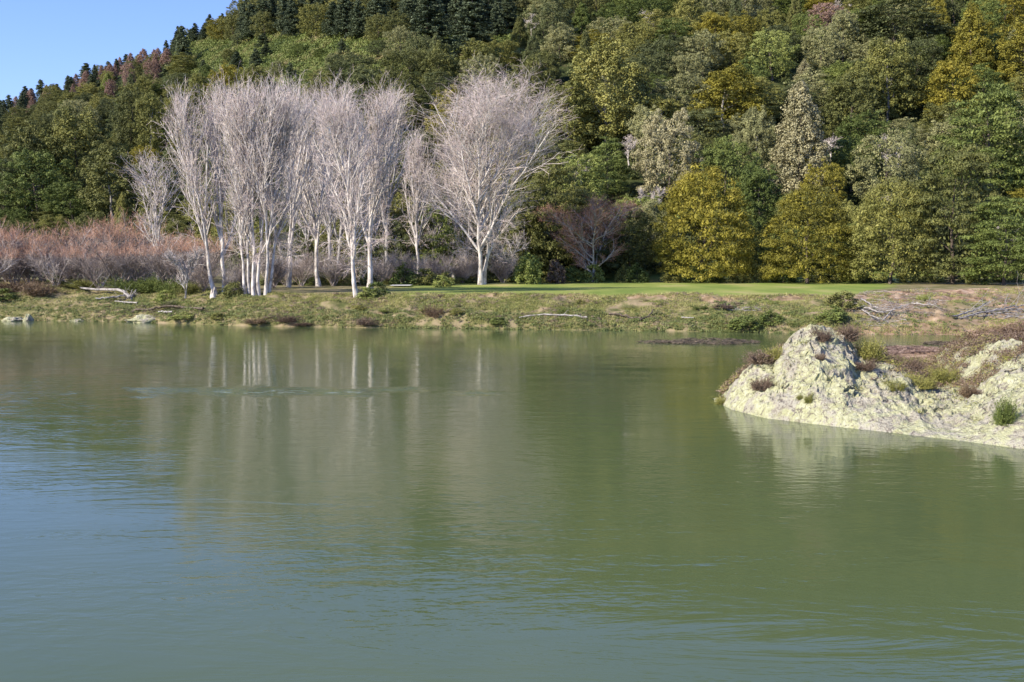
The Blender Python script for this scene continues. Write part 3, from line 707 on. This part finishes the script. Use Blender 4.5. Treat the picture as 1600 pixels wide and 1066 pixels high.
# red-tipped willow thicket on the left, bush by bush
WPROTO = []
for i in range(4):
    g = np.random.default_rng(600+i); H, nst = 1.0, 9
    a = np.arange(nst)*6.283/nst + g.random(nst)
    t = np.linspace(0, 1, 7)[None, :, None]; out = np.stack([np.cos(a), np.sin(a)], -1)[:, None, :]
    sp = (.18 + .42*g.random((nst, 1, 1)))
    P = np.concatenate([out*(.02 + sp*t**1.15) + np.cumsum(g.normal(size=(nst, 7, 2))*.012, 1), t*(.62 + .25*g.random((nst, 1, 1))) + 0*out[..., :1]], -1)
    tr = np.full(nst, .016)
    L1, R1 = grow(P, tr, 8, .2, .98, 40, .34, 6, .10, .10, .6, g)
    L2, R2 = grow(L1, R1, 7, .2, 1., 38, .19, 5, .10, .12, .6, g)
    L3, R3 = grow(L2, R2, 4, .3, 1., 36, .11, 4, .10, .10, .7, g)
    wv, wf = join(tubes(P, tr, tr*.4, 5), tubes(L1, np.maximum(R1, .004), np.full(len(L1), .003), 3), tubes(L2, np.full(len(L2), .0028), np.full(len(L2), .0018), 3))
    tv, tf = tubes(L3, np.full(len(L3), .0022), np.full(len(L3), .0012), 3)
    hi = L3[:, -1, 2] > .84 + .08*g.random(len(L3))
    fi = np.repeat(np.where(hi, 1, 0), 3*3)
    WPROTO.append((mesh('willow_stems', wv, wf, TWIG_WILLOW), mesh('willow_twigs', tv, [tf], [TWIG_WILLOW, TWIG_RED], False, fi)))
WIL = []
def willow(px, yb_, yt, W=None):
    h_ = hit(px, yb_)
    x, y, z = h_; H = CAMZ + ray(px, yt)[1]*y - z
    o = thing('bare_willow', (x, y, z-.2), None, 'shrub', 'red-tipped bare willows on the left bank', random.random()*6.28, ((W or 1.0)*H*1.15,)*2 + (H,))
    a, b_ = random.choice(WPROTO); link('stems', a, o); link('twigs', b_, o); WIL.append((px, yb_, yt, o))
for i in range(15):
    willow(-70 + i*27 + random.uniform(-6, 6), random.uniform(436, 441), tab(-70 + i*27, -70,352, 0,358, 60,364, 130,356, 200,350, 260,366, 330,362, 420,378) + random.uniform(2, 18))
for i in range(12):
    willow(-50 + i*34 + random.uniform(-8, 8), random.uniform(446, 452), random.uniform(378, 398))
SAP = []
def sapling(px, yb_, yt, lab):
    h_ = hit(px, yb_); x, y, z = h_; H = CAMZ + ray(px, yt)[1]*y - z
    o = thing('bare_sapling', (x, y, z-.2), lab, 'shrub', 'bare saplings under the poplars', random.random()*6.28, (H*1.2, H*1.2, H))
    a, b_ = random.choice(WPROTO)
    c_ = link('stems', a, o); d_ = link('twigs', b_, o)
    for k_ in (0, 1): d_.material_slots[k_].link = 'OBJECT'; d_.material_slots[k_].material = TWIG_WILLOW
SP = [(428,450,402), (446,446,408), (470,447,396), (486,444,410), (520,447,400), (536,445,412), (592,446,404), (612,444,414), (630,445,398), (668,444,408), (690,443,402), (722,443,412), (735,442,396), (785,442,404), (318,456,414), (364,456,420), (380,452,408)]
for k_, (a_, b_, c_) in enumerate(sorted(SP)):
    sapling(a_, b_, c_, 'grey-brown bare sapling thicket under the poplars, %s of seventeen from the left' % ['first','second','third','fourth','fifth','sixth','seventh','eighth','ninth','tenth','eleventh','twelfth','thirteenth','fourteenth','fifteenth','sixteenth','seventeenth'][k_])
for k_ in range(12):
    plant_px(415 + k_*31 + random.uniform(-8, 8), random.uniform(424, 434), 446 - k_*.3, random.uniform(26, 44), 'shrub', random.choice(['darkol', 'dark', 'green', 'olive']), group='shrubs along the foot of the forest')
WIL.sort(key=lambda q_: (q_[1] > 443.5, q_[0]))
ORD = ['first', 'second', 'third', 'fourth', 'fifth', 'sixth', 'seventh', 'eighth', 'ninth', 'tenth', 'eleventh', 'twelfth', 'thirteenth', 'fourteenth', 'fifteenth', 'sixteenth', 'seventeenth', 'eighteenth', 'nineteenth', 'twentieth']
kk = [0, 0]
for px, yb_, yt, o in WIL:
    row = int(yb_ > 443.5)
    if px < -45: o['label'] = 'bare willow cut by the left edge of view, %s row' % ('front' if row else 'back') + (', outermost' if kk[row] == 0 else ', inner one'); kk[row] += 0
    o['label'] = '%s from the left in the %s of red-tipped bare willows' % (ORD[kk[row]], ('lower front row' if row else 'tall back row')); kk[row] += 1

# shrubs on the left bank and rough banks
LB = 'shrubs on the left bank'
for px, yt, yb_, wp, sh, c_, lab in [
 (18,425,458,60,'sprig','rust','rusty wiry bush at the far left of the bank'), (62,428,460,54,'sprig','rust','rusty brown wiry bush left of the fallen tree'), (5,450,466,50,'shrub','green','low green bush at the left edge of the bank'),
 (100,430,447,50,'shrub','dark','dark green bush behind the pale end of the fallen tree'), (140,428,449,50,'sprig','olive','olive wiry broom bush behind the middle of the fallen tree'),
 (205,424,452,56,'sprig','green','green broom bush behind the roots of the fallen tree'), (232,422,455,50,'sprig','green','tall green broom bush right of the upturned roots'),
 (268,426,458,54,'sprig','green','green broom bush between the upturned roots and the broken stump'), (300,430,458,44,'sprig','darkol','dark broom bush nearest the broken stump'),
 (262,452,468,34,'shrub','lime','bright green leafy shrub below the broom bushes'), (365,440,462,36,'shrub','darkol','dark low shrub between the two leftmost poplar groups'),
 (680,466,494,28,'sprig','rust','round rusty dry bush on the bank below the lone poplar'), (402,488,503,40,'sprig','rust','low rusty weeds near the water below the poplar clump'),
 (450,486,504,36,'sprig','brown','brown dry bush by the water under the lawn edge'), (1318,455,482,56,'shrub','darkol','dark round bush on the eroded bank above the rock'),
 (1300,478,500,50,'shrub','green','green bush below the dark round bush on the bank'), (1443,449,470,20,'sprig','lime','small yellow-green sapling on the eroded bank'),
 (1205,484,506,44,'shrub','green','green weedy bush right of the white driftwood patch'), (1165,492,512,60,'shrub','green','low green bush by the water below the white driftwood'),
 (575,488,508,40,'sprig','brown','brown dry weeds above the waterline below the twin poplars')]:
    plant_px(px, yt, yb_, wp, sh, c_, lab, LB if px < 400 else 'shrubs on the far bank')

# rough grass and weeds on the bank: nobody could count these
def bank_points(n, s0, s1, p0=-400, p1=2000):
    p_ = rng.uniform(p0, p1, n); wid = parts_of(p_)[0]; s = rng.uniform(s0, s1, n)
    Y = shore(p_) + s*wid; X = (p_-800)/F*Y; return X, Y, ground(X, Y), s, p_
X, Y, Z, s, p_ = bank_points(120000, -.01, 1.03)
keep = (fbm(X/3, Y/2, 9., 3) > tab(p_, -400,-.25, 1280,-.25, 1400,.02, 2000,.05)) & (Z > 0.02); X, Y, Z = X[keep], Y[keep], Z[keep]
m_ = 4; C = np.repeat(np.stack([X, Y, Z - .03], -1), m_, 0) + rng.normal(size=(len(X)*m_, 3))*np.array([.12, .12, 0])
D = rng.normal(size=C.shape)*.75 + np.array([0, 0, 1.0]); D[:, 2] = np.abs(D[:, 2])
V, Ft = blades(C, D, rng.uniform(.12, .36, len(C)), rng.uniform(.015, .04, len(C)))
tag(link('rough_grass', mesh('rough_grass', V, [Ft], GRASS)), 'straw-green rough grass covering the river bank', None, None, 'stuff')
X, Y, Z, s, p_ = bank_points(17000, -.02, .95)
keep = (rng.random(len(X)) < np.clip(.95 - s*1.5 + 1.0*fbm(X/5, Y/3, 11., 3), 0, 1)) & ((p_ < 1260) | (rng.random(len(X)) < .3)) & (Z > -.25); X, Y, Z = X[keep], Y[keep], Z[keep]
rr = rng.uniform(.14, .36, len(X))[:, None]*np.array([1.3, 1.1, .75])
Pn, N, S = blob_leaves(np.stack([X, Y, np.maximum(Z, 0) + .05], -1), rr, 30, .10, rng, -.2, 4)
V, Fq = leaves(Pn, N, S); print('bank weeds', len(Fq))
tag(link('bank_weeds', mesh('bank_weeds', V, [Fq], BANKLEAF)), 'low leafy green weeds along the water edge of the bank', None, None, 'stuff')
X, Y, Z, s, p_ = bank_points(5200, .0, 1.0)
keep = (fbm(X/3.5, Y/2.5, 21., 3) > .12) & (Z > .02); X, Y, Z = X[keep], Y[keep], Z[keep]
rr = rng.uniform(.12, .32, len(X))[:, None]*np.array([1.3, 1.1, .8])
Pn, N, S = blob_leaves(np.stack([X, Y, Z + .05], -1), rr, 26, .085, rng, -.2, 3)
V, Fq = leaves(Pn, N, S)
tag(link('dry_weeds', mesh('dry_weeds', V, [Fq], leafmat('dry_bank_weeds', (.12,.085,.055), (.24,.175,.12), (.38,.29,.21), .1, 0))), 'dry brown weeds in patches over the bank', None, None, 'stuff')
# ------------------------------------------------------------ rock outcrop
def rock_profile(p):
    yf = tab(p, 1118,628, 1130,633, 1145,641, 1200,655, 1300,667, 1400,678, 1500,690, 1600,703, 1750,722, 1900,735)
    yc = tab(p, 1118,634, 1128,626, 1140,612, 1147,598, 1160,583, 1180,570, 1212,566, 1222,545, 1240,526, 1268,508, 1290,514, 1318,524, 1330,545, 1345,562, 1380,566, 1410,574, 1440,598, 1470,606, 1500,604, 1530,598, 1552,580, 1572,564, 1600,556, 1650,548, 1720,572, 1800,628, 1880,740)
    dp = tab(p, 1118,.6, 1145,2.5, 1200,5, 1300,8, 1400,9, 1500,10, 1600,10, 1900,9)
    return yf, yc, dp
def rock(p0=1118, p1=1880, n=760, m=230):
    ps = np.linspace(p0, p1, n); ts = np.linspace(-.12, 2.0, m)
    Pp, T = np.meshgrid(ps, ts); yf, yc, dp = rock_profile(Pp)
    Yf = CAMZ*F/(yf - HZ); Yc = Yf + dp; zc = CAMZ - (yc - HZ)*Yc/F
    zc = np.maximum(zc, .05)
    Y = Yf + T*dp; X = (Pp-800)/F*(Yf + np.minimum(T, 1)*dp*.0)*1.0
    X = (Pp-800)/F*Yc + 0*X
    # slide columns so that the foot stays on its own line of sight
    X = np.where(T < 1, (Pp-800)/F*Y, X)
    pl = sstep(1325, 1400, Pp); up = np.where(T < 1, np.clip(T, 0, 1)**.72, np.clip(2 - T, 0, 1)**.8*(1-pl) + pl*(1 - sstep(1.75, 2.0, T)))
    Z = np.where(T < 0, T*5, zc*up)
    a = np.clip(T*3, 0, 1)*np.clip((2.05-T)*1.5, 0, 1)
    e = np.clip((Pp - p0)/60, .15, 1)
    big = fbm(X/1.8, Y/1.8, Z/1.7, 4, .58, True)
    fine = fbm(X/.55, Y/.55, Z/.5, 4, .6, True)
    crest = 1 - .75*np.exp(-((T-1)/.22)**2)
    Z = Z + a*e*((.44*(big - .15))*crest + .15*fine + .10*fbm(X/.22, Y/.22, Z/.22, 3))
    Y = Y - a*e*(.45*fbm(X/1.3+7, Y/1.3, Z/1.1, 4, .55, True) + .15*fine)
    X = X + a*e*.35*fbm(X/1.1, Y/1.1 + 9, Z/1.1, 4)
    V = np.stack([X, Y, Z], -1).reshape(-1, 3)
    i = (np.arange(m-1)[:, None]*n + np.arange(n-1)[None, :]).ravel()
    me = mesh('rock_outcrop', V, [np.stack([i, i+1, i+n+1, i+n], -1)], RM, True)
    tag(link('rock_outcrop', me), 'large craggy pale rock crusted with yellow-green lichen rising from the river', 'rock')
    return X, Y, Z, Pp, T
RX, RY, RZ, RP, RT = rock()
def on_rock(px, py):
    qx, qy = proj(RX, RY, RZ); d = (qx-px)**2 + (qy-py)**2 + np.where(RT > 1.1, 1e5, 0)
    k = np.unravel_index(np.argmin(d), d.shape); return RX[k], RY[k], RZ[k]
RG = 'wiry bushes growing on the rock'
for px, py, wp, hp, c_, lab in [
 (1190,565,50,24,'brown','brown wiry bush on the left shoulder of the rock'), (1215,560,34,24,'olive','olive tuft behind the brown bush on the rock shoulder'), (1188,606,36,26,'brown','brown sprig bush in the hollow of the rock left end'),
 (1128,632,22,16,'olive','small tuft on the waterline tip of the rock'), (1285,532,26,26,'brown','brown twiggy plant just right of the rock summit'), (1282,560,18,14,'brown','tiny brown tuft below the rock summit'),
 (1322,530,40,30,'brown','rusty bush behind the right side of the summit'), (1362,560,50,40,'olive','green flowering bush in the dip right of the summit'), (1345,575,40,20,'brown','brown mat of twigs under the flowering bush'),
 (1398,608,32,20,'olive','yellow-green tuft on the middle face of the rock'), (1262,626,14,18,'olive','small moss tuft low on the rock face'), (1248,622,10,12,'olive','tiny moss tuft low left on the rock face'),
 (1440,604,44,26,'olive','olive bush in the saddle between the rock humps'), (1518,618,30,26,'rust','reddish brown bush on the slope left of the right hump'), (1570,660,34,50,'green','green bush clinging to the right hump face'),
 (1475,585,50,30,'olive','bushy plant on the ledge behind the saddle'), (1415,578,44,26,'brown','brown bush on top of the low middle ridge')]:
    x, y, z = on_rock(px, py); dd = y/F
    plant(x, y, z-.1, hp*dd*1.25, wp*dd, 'sprig', c_, lab, RG)
def mat_of_scrub(name, sel, n, cols_, label):
    g = rng
    k = g.integers(0, RX.size, n*6); xx, yy, zz, pp, tt = (A.ravel()[k] for A in (RX, RY, RZ, RP, RT))
    ok = sel(pp, tt, xx, yy); xx, yy, zz = xx[ok][:n], yy[ok][:n], zz[ok][:n]
    rr = g.uniform(.10, .38, len(xx))[:, None]*np.array([1.2, 1.2, .75])
    Pn, N, S = blob_leaves(np.stack([xx, yy, zz + .06], -1), rr, 60, .055, g, -.2, 3)
    Pn += g.normal(size=Pn.shape)*.06
    V, Fq = leaves(Pn, N, S); mi = np.repeat(g.integers(0, len(cols_), len(xx)), 60); mi = np.concatenate([mi, np.repeat(g.integers(0, len(cols_), len(xx)), 3)])
    tag(link(name, mesh(name, V, [Fq], [LEAF[q_] for q_ in cols_], False, mi)), label, None, None, 'stuff')
mat_of_scrub('rock_scrub', lambda p, t, x, y: (t > tab(p, 1118,9, 1140,1.1, 1200,1.02, 1240,1.15, 1300,1.1, 1345,1.0, 1400,.90, 1440,.80, 1500,.82, 1540,.86, 1600,.95, 1900,1.0) + .12*fbm(x/1.2, y/1.2, 3., 3)) & (fbm(x/1.5, y/1.5, 8., 3) > -.12) & (t < 1.9), 2600, ['brown', 'olive', 'brown', 'rust', 'rust'], 'mat of brown and olive scrub over the back of the rock')
mat_of_scrub('rock_moss', lambda p, t, x, y: (t > .1) & (t < 1.0) & (fbm(x/.9, y/.9, 18., 3) > .30), 70, ['brown', 'olive'], 'small tufts of moss and twigs in cracks of the rock face')
def bar_scrub():
    n = 1300; p_ = rng.uniform(1300, 1900, n); Y = rng.uniform(58, 112, n); X = (p_-800)/F*Y; Z = land(X, Y)
    q_ = (Z > .02) & (fbm(X/3, Y/3, 31., 3) > tab(p_, 1300,-.05, 1500,.0, 1540,-.3, 1700,-.3)) & ((Y < 76) | (p_ > 1490)); X, Y, Z = X[q_], Y[q_], Z[q_]
    rr = rng.uniform(.2, .6, len(X))[:, None]*np.array([1.2, 1.2, .9])
    Pn, N, S = blob_leaves(np.stack([X, Y, Z + .1], -1), rr, 60, .085, rng, -.2, 3); Pn += rng.normal(size=Pn.shape)*.09
    V, Fq = leaves(Pn, N, S); mi = np.repeat(rng.integers(0, 4, len(X)), 60); mi = np.concatenate([mi, np.repeat(rng.integers(0, 4, len(X)), 3)])
    tag(link('bar_scrub', mesh('bar_scrub', V, [Fq], [LEAF[c_] for c_ in ('brown', 'olive', 'brown', 'rust')], False, mi)), 'low brown and olive scrub over the gravel bar behind the rock', None, None, 'stuff')
bar_scrub()
SG = 'brown bushes on the gravel bar behind the rock'
for i, (px, yb_, yt, wp, c_) in enumerate([(1320,548,520,50,'brown'), (1372,578,540,62,'olive'), (1425,585,556,60,'brown'), (1465,588,555,60,'olive'), (1496,582,542,70,'brown'), (1440,572,548,50,'olive'),
        (1530,552,502,90,'rust'), (1575,548,504,80,'brown'), (1545,578,530,80,'brown'), (1590,565,520,60,'olive'), (1608,540,496,80,'rust'), (1515,598,570,50,'olive'), (1560,598,560,50,'olive'), (1490,560,538,40,'rust'), (1400,565,545,40,'brown')]):
    Y = (CAMZ - .6)*F/(yb_ - HZ); x = (px-800)/F*Y
    z = float(land(x, Y)); z = max(z, .1)
    top = CAMZ - (yt - HZ)*Y/F
    plant(x, Y, z-.1, max(top - z, .8), wp*Y/F, 'sprig', c_, None, SG)

# ------------------------------------------------------------ rocks and driftwood on the banks
def boulder(px, yb_, wpx, hpx, label, seed, m=RM):
    Y = CAMZ*F/(yb_ - HZ) + .4; x = (px-800)/F*Y; g = np.random.default_rng(seed)
    th = np.linspace(0, math.pi, 26); ph = np.linspace(0, 2*math.pi, 44, endpoint=False)
    A, B = np.meshgrid(th, ph, indexing='ij')
    D = np.stack([np.sin(A)*np.cos(B), np.sin(A)*np.sin(B), np.cos(A)], -1)
    r = 1 + .45*fbm(D[..., 0]*1.6+seed, D[..., 1]*1.6, D[..., 2]*1.6, 4, .6, True)
    Wd, Hh = wpx*Y/F*.85, hpx*Y/F*.7
    V = (D*r[..., None]*np.array([Wd/2, min(Wd/2, 2.0), Hh])).reshape(-1, 3)
    nb = 44; i = np.arange(25)[:, None]*nb + np.arange(nb)[None, :]; j = np.arange(25)[:, None]*nb + (np.arange(nb)[None, :]+1) % nb
    Fq = np.stack([i, i+nb, j+nb, j], -1).reshape(-1, 4)
    o = link('river_rock', mesh('river_rock', V, [Fq], m, True)); o.location = (x, Y + min(Wd/2, 2)*.6, 0)
    tag(o, label, 'rock', 'rocks along the far waterline')
boulder(42, 502, 16, 13, 'pale boulder at the waterline near the left edge', 3)
boulder(18, 502, 34, 8, 'low grey rock at the far left waterline', 4)
boulder(80, 497, 18, 10, 'pink-grey rock sitting on the bank left of the outcrop', 5)
boulder(120, 502, 26, 4, 'flat low rock between the boulder and the pale outcrop', 9)
boulder(225, 504, 62, 13, 'pale humped rock outcrop at the waterline under the debris', 6)
boulder(290, 505, 60, 6, 'flat pale rock shelf right of the humped outcrop', 7)
boulder(1204, 520, 26, 4, 'flat pale rock at the waterline left of the big rock', 8)
def limb(name, pts_, r0, r1, label, m=DRIFT, cat='driftwood', group='driftwood on the far bank', branches=5, blen=.3, root=False, lift=.25, seed=1):
    """a log or branch lying on the bank; pts_ are photo places on the ground"""
    g = np.random.default_rng(seed); W = []
    for px, py, up_ in pts_:
        x, y, z = hit(px, py); W.append((x, y, z + lift + up_))
    W = np.array(W); o = W[0].copy(); n = 14
    t = np.linspace(0, len(W)-1, n); i = np.minimum(t.astype(int), len(W)-2); f = (t-i)[:, None]
    P = (W[i]*(1-f) + W[i+1]*f - o)[None]; P += g.normal(size=P.shape)*r0*.5
    Lt = np.linalg.norm(W[-1]-W[0])
    root_ = link(name, None) if False else thing(name, tuple(o), label, cat, group)
    link('log', mesh('log', *(lambda v: (v[0], [v[1]]))(tubes(P, [r0], [r1], 7)), m, True), root_)
    if branches:
        B, br = grow(P, [r0], branches, .35, .98, 45, Lt*blen, 6, .0, .14, .5, g); br = np.maximum(br, .025)
        B2, b2 = grow(B, br, 3, .3, 1, 45, Lt*blen*.4, 4, 0, .18, .6, g); b2 = np.maximum(b2, .018)
        v, f_ = join(tubes(B, br, br*.4, 4), tubes(B2, b2, b2*.4, 3)); link('branches', mesh('log_branches', v, f_, m, True), root_)
    if root:
        e = P[:, -1:]
        d = norm(g.normal(size=(14, 3))*np.array([.5, .5, 1.0])); s_ = np.linspace(0, 1, 6)[None, :, None]
        Q = e + d[:, None]*s_*1.2 + np.cumsum(g.normal(size=(14, 6, 3))*.06, 1)
        v, f_ = tubes(Q, np.full(14, .12), np.full(14, .03), 5); link('roots', mesh('log_roots', v, [f_], m, True), root_)
    return root_
limb('fallen_tree', [(205,468,0), (190,462,.5), (160,461,.4), (130,457,.3), (115,452,.5), (86,445,.8)][::-1], .08, .24, 'long bleached fallen tree with upturned roots on the left bank', branches=5, blen=.16, root=True, seed=3)
limb('driftwood_log', [(150,470,0), (172,469,.1), (195,466,.1)], .10, .12, 'short pale log lying below the fallen tree', branches=3, seed=4)
limb('driftwood_log', [(180,474,0), (215,478,.1)], .06, .1, 'thin grey branch below the upturned roots', branches=3, seed=5)
limb('driftwood_log', [(205,490,0), (240,487,.1), (262,484,.2), (318,489,.1)], .12, .16, 'dark tangled driftwood above the pale rock outcrop', DRIFT_DARK, branches=9, blen=.25, seed=6)
limb('driftwood_log', [(248,490,0), (270,491,.0)], .1, .12, 'pale log in the dark driftwood tangle', branches=1, seed=7)
limb('driftwood_log', [(812,499,0), (845,496,.05), (880,497,.05), (918,500,0)], .07, .12, 'thin bleached log lying along the middle of the bank', branches=2, blen=.1, seed=8)
limb('driftwood_log', [(952,494,.1), (975,499,.1), (1002,501,0)], .13, .09, 'dark straight log on the bank right of the bleached one', DRIFT_DARK, branches=2, blen=.15, seed=9)
limb('driftwood_log', [(1000,506,.0), (1015,498,.1), (1022,489,.1)], .10, .06, 'brown branch angled up the bank from the dark log', DRIFT_DARK, branches=3, blen=.3, seed=10)
limb('driftwood_log', [(1065,500,0), (1085,501,.05)], .06, .05, 'small pale stick on the bank near the reddish patch', branches=1, seed=11)
for i, (a, b_, c_, lab) in enumerate([((1488,501),(1520,492),(1548,480),'long silvery branch slanting up the right bank'), ((1500,500),(1545,494),(1590,490),'silvery branch lying along the right bank below the long one'),
        ((1540,492),(1575,488),(1612,486),'bleached branch heap reaching the right edge'), ((1380,505),(1392,495),(1410,486),'tan branch propped on the bank above the pond'), ((1345,470),(1365,488),(1390,492),'tangled grey branch trailing from the dark round bush'),
        ((1350,485),(1375,496),(1400,494),'grey snag below the trailing tangled branch'), ((1425,478),(1450,484),(1462,488),'short grey snag in the middle of the eroded bank'), ((1335,480),(1358,498),(1372,508),'brown snag slanting down to the pond edge')]):
    limb('driftwood_branch', [(*a, 0), (*b_, .25), (*c_, .4)], .10, .05, lab, DRIFT, branches=9, blen=.28, seed=20+i)
# broken stump by the leftmost poplar
x, y, z = hit(333, 466)
st = thing('broken_stump', (x, y, z), 'pale splintered stump at the foot of the leftmost poplar', 'stump')
a = np.linspace(0, 6.283, 18, endpoint=False); g = np.random.default_rng(5)
ring0 = np.stack([.5*np.cos(a), .5*np.sin(a), a*0-.3], -1)*(1+.15*g.random((18, 1))); ring1 = np.stack([.34*np.cos(a), .34*np.sin(a), .5+.1*g.random(18)], -1); ring2 = np.stack([.2*np.cos(a)+.02, .2*np.sin(a), .8+.9*g.random(18)*(.4+.6*(np.arange(18) % 3 == 0))], -1)
V = np.concatenate([ring0, ring1, ring2, [[0, 0, .5]]]); i = np.arange(18); j = (i+1) % 18
link('wood', mesh('stump', V, [np.stack([i, j, j+18, i+18], -1), np.stack([i+18, j+18, j+36, i+36], -1), np.stack([i+36, j+36, i*0+54], -1)], BARK_PALE), st)
# white track glimpsed under the trees and a marker post by the lawn
h1 = [hit(q_, 449.0) for q_ in (608, 640)]
V = np.array([[h1[0][0], h1[0][1], 0], [h1[1][0], h1[1][1], 0], [h1[1][0], h1[1][1]+5, 0], [h1[0][0], h1[0][1]+5, 0]]); V[:, 2] = ground(V[:, 0], V[:, 1]) + .25
PM, nt, n, b = mat('pale_gravel', .9, .1); nt.links.new(ramp(nt, noise(nt, 4, 4), [(.3, (.42,.41,.38)), (.7, (.62,.61,.57))]), b.inputs['Base Color'])
tag(link('path', mesh('path', V, [np.array([[0, 1, 2, 3]])], PM)), kind='structure', label='pale gravel track under the trees')
x, y, z = hit(1106, 442)
WH, nt, n, b = mat('faded_white_paint', .6, .3); nt.links.new(ramp(nt, noise(nt, 6, 2), [(.3, (.6,.6,.58)), (.7, (.78,.78,.75))]), b.inputs['Base Color'])
po = thing('marker_post', (x, y, z), 'small white marker post at the foot of the golden domed tree', 'post')
P = np.array([[[0, 0, -.1], [0, 0, .4], [0, 0, .85]]]); v, f_ = tubes(P, [.05], [.045], 8); link('post', mesh('post', v, [f_], WH, True), po)
P = np.array([[[0, 0, .852], [0, 0, .9], [0, 0, .95]]]); v, f_ = tubes(P, [.07], [.02], 8); link('cap', mesh('cap', v, [f_], WH, True), po)

# floating and stranded sticks: debris nobody could count
def debris(name, n, box, zf, label, m, L=(.3, 1.2), r=.025):
    p_ = rng.uniform(box[0], box[1], n); py = rng.uniform(box[2], box[3], n)
    Y = CAMZ*F/(py - HZ); X = (p_-800)/F*Y
    e = ((p_ - (box[0]+box[1])/2)/((box[1]-box[0])/2))**2 + ((py - (box[2]+box[3])/2)/((box[3]-box[2])/2))**2
    k = e + .6*fbm(X/3, Y/3, 5., 3) < .85; X, Y = X[k], Y[k]; n = len(X)
    a = rng.normal(0, .6, n); l = rng.uniform(*L, n)
    d = np.stack([np.cos(a), np.sin(a), rng.normal(0, .10, n)], -1)*l[:, None]
    z = zf(X, Y); c0 = np.stack([X, Y, z + rng.uniform(0, .12, n)], -1)
    P = np.stack([c0 - d/2, c0 + rng.normal(size=c0.shape)*.04, c0 + d/2], 1)
    v, f_ = tubes(P, np.full(n, r), np.full(n, r*.6), 4)
    tag(link(name, mesh(name, v, [f_], m)), label, None, None, 'stuff')
flat0 = lambda X, Y: X*0 + .02
debris('floating_debris', 700, (1030, 1190, 529, 540), flat0, 'raft of dark sticks floating on the calm water', DRIFT_DARK)
debris('floating_debris', 160, (985, 1110, 533, 537), flat0, 'thin tail of floating sticks left of the raft', DRIFT_DARK)
debris('stranded_debris', 2600, (1320, 1540, 541, 562), lambda X, Y: np.maximum(land(X, Y), 0) + .03, 'mat of reddish brown sticks stranded on the gravel bar', woodmat('reddish_sticks', (.08,.05,.038), (.19,.125,.095), (.36,.26,.21), 2), (.3, 1.4), .03)
debris('floating_debris', 200, (1445, 1500, 535, 540), flat0, 'small raft of sticks on the pond behind the rock', DRIFT_DARK)
debris('bank_debris', 900, (1330, 1480, 500, 522), lambda X, Y: np.maximum(ground(X, Y), 0) + .05, 'brushwood litter on the lower eroded bank', TWIG_WILLOW, (.3, 1.1), .022)
def chips(px0, px1, py0, py1, n, label, m=DRIFT, L=(.3, 1.0), r=.04):
    P = []
    for _ in range(n):
        h_ = hit(random.uniform(px0, px1), random.uniform(py0, py1), 110, 170)
        if h_ is None: continue
        x, y, z = h_; a_ = random.gauss(0, .7); l = random.uniform(*L)
        d = np.array([math.cos(a_), math.sin(a_)*.5, random.gauss(0, .12)])*l/2; c0 = np.array([x, y, z+.08])
        P.append([c0-d, c0, c0+d])
    v, f_ = tubes(np.array(P), np.full(len(P), r), np.full(len(P), r*.6), 4)
    tag(link('driftwood_litter', mesh('driftwood_litter', v, [f_], m)), label, None, None, 'stuff')
chips(1120, 1188, 481, 488, 90, 'pale driftwood chips scattered on the bank')
chips(1335, 1420, 478, 512, 150, 'grey brushwood tangle on the eroded bank', BARK_GREY, (.4, 1.3), .022)
chips(1500, 1615, 484, 500, 200, 'bleached sticks heaped on the right bank', DRIFT, (.4, 1.8), .035)
chips(150, 330, 480, 498, 160, 'small sticks among the weeds of the left bank', BARK_BROWN, (.4, 1.5), .035)

# ------------------------------------------------------------ labels for the trees without one of their own
marks = [(r_['px'], r_['py'], r_['short']) for r_ in RECS if r_['short']] + [(755, 200, 'big lone bare poplar'), (400, 150, 'leftmost bare poplar tops'), (560, 160, 'twin-trunk poplar tops')]
for r_ in RECS:
    if r_['short'] and not r_['label']:
        art = r_['short']
        r_['o']['label'] = '%s on the hillside, its crown %s and %s' % (art, LOOK[r_['col']], SHAPEWORD[r_['shape']])
DIRS = ['right of', 'upper right of', 'above', 'upper left of', 'left of', 'lower left of', 'below', 'lower right of']
use = {}
for r_ in RECS:
    if r_['short'] or r_['label']: continue
    d, mk = min((((r_['px']-a)**2 + (r_['py']-b_)**2), (a, b_, s)) for a, b_, s in marks)
    an = math.atan2(-(r_['py']-mk[1]), r_['px']-mk[0]); k = int(round(an/(math.pi/4))) % 8
    use.setdefault((mk[2], DIRS[k], r_['col'], r_['shape']), []).append((d, r_))
ORD += ['twenty-' + o_ for o_ in ORD[:9]] + ['thirtieth'] + ['thirty-' + o_ for o_ in ORD[:9]]
NTH = ['nearest'] + [o_ + ' nearest' for o_ in ORD[1:]]
for (mk, dr, c_, sh), L in use.items():
    L.sort(key=lambda q_: q_[0])
    for i, (d, r_) in enumerate(L):
        kind = {'shrub': 'shrub', 'sprig': 'bush', 'pine': 'pine'}.get(sh, 'tree')
        first = '%s %s %s' % (LOOK[c_], SHAPEWORD[sh], kind)
        lab = '%s, %s%s the %s' % (first, (NTH[i] + ' ') if len(L) > 1 else '', dr, mk)
        r_['o']['label'] = lab
        if len(lab.split()) > 16: print('LONG', lab)
print('objects', len(bpy.data.objects))
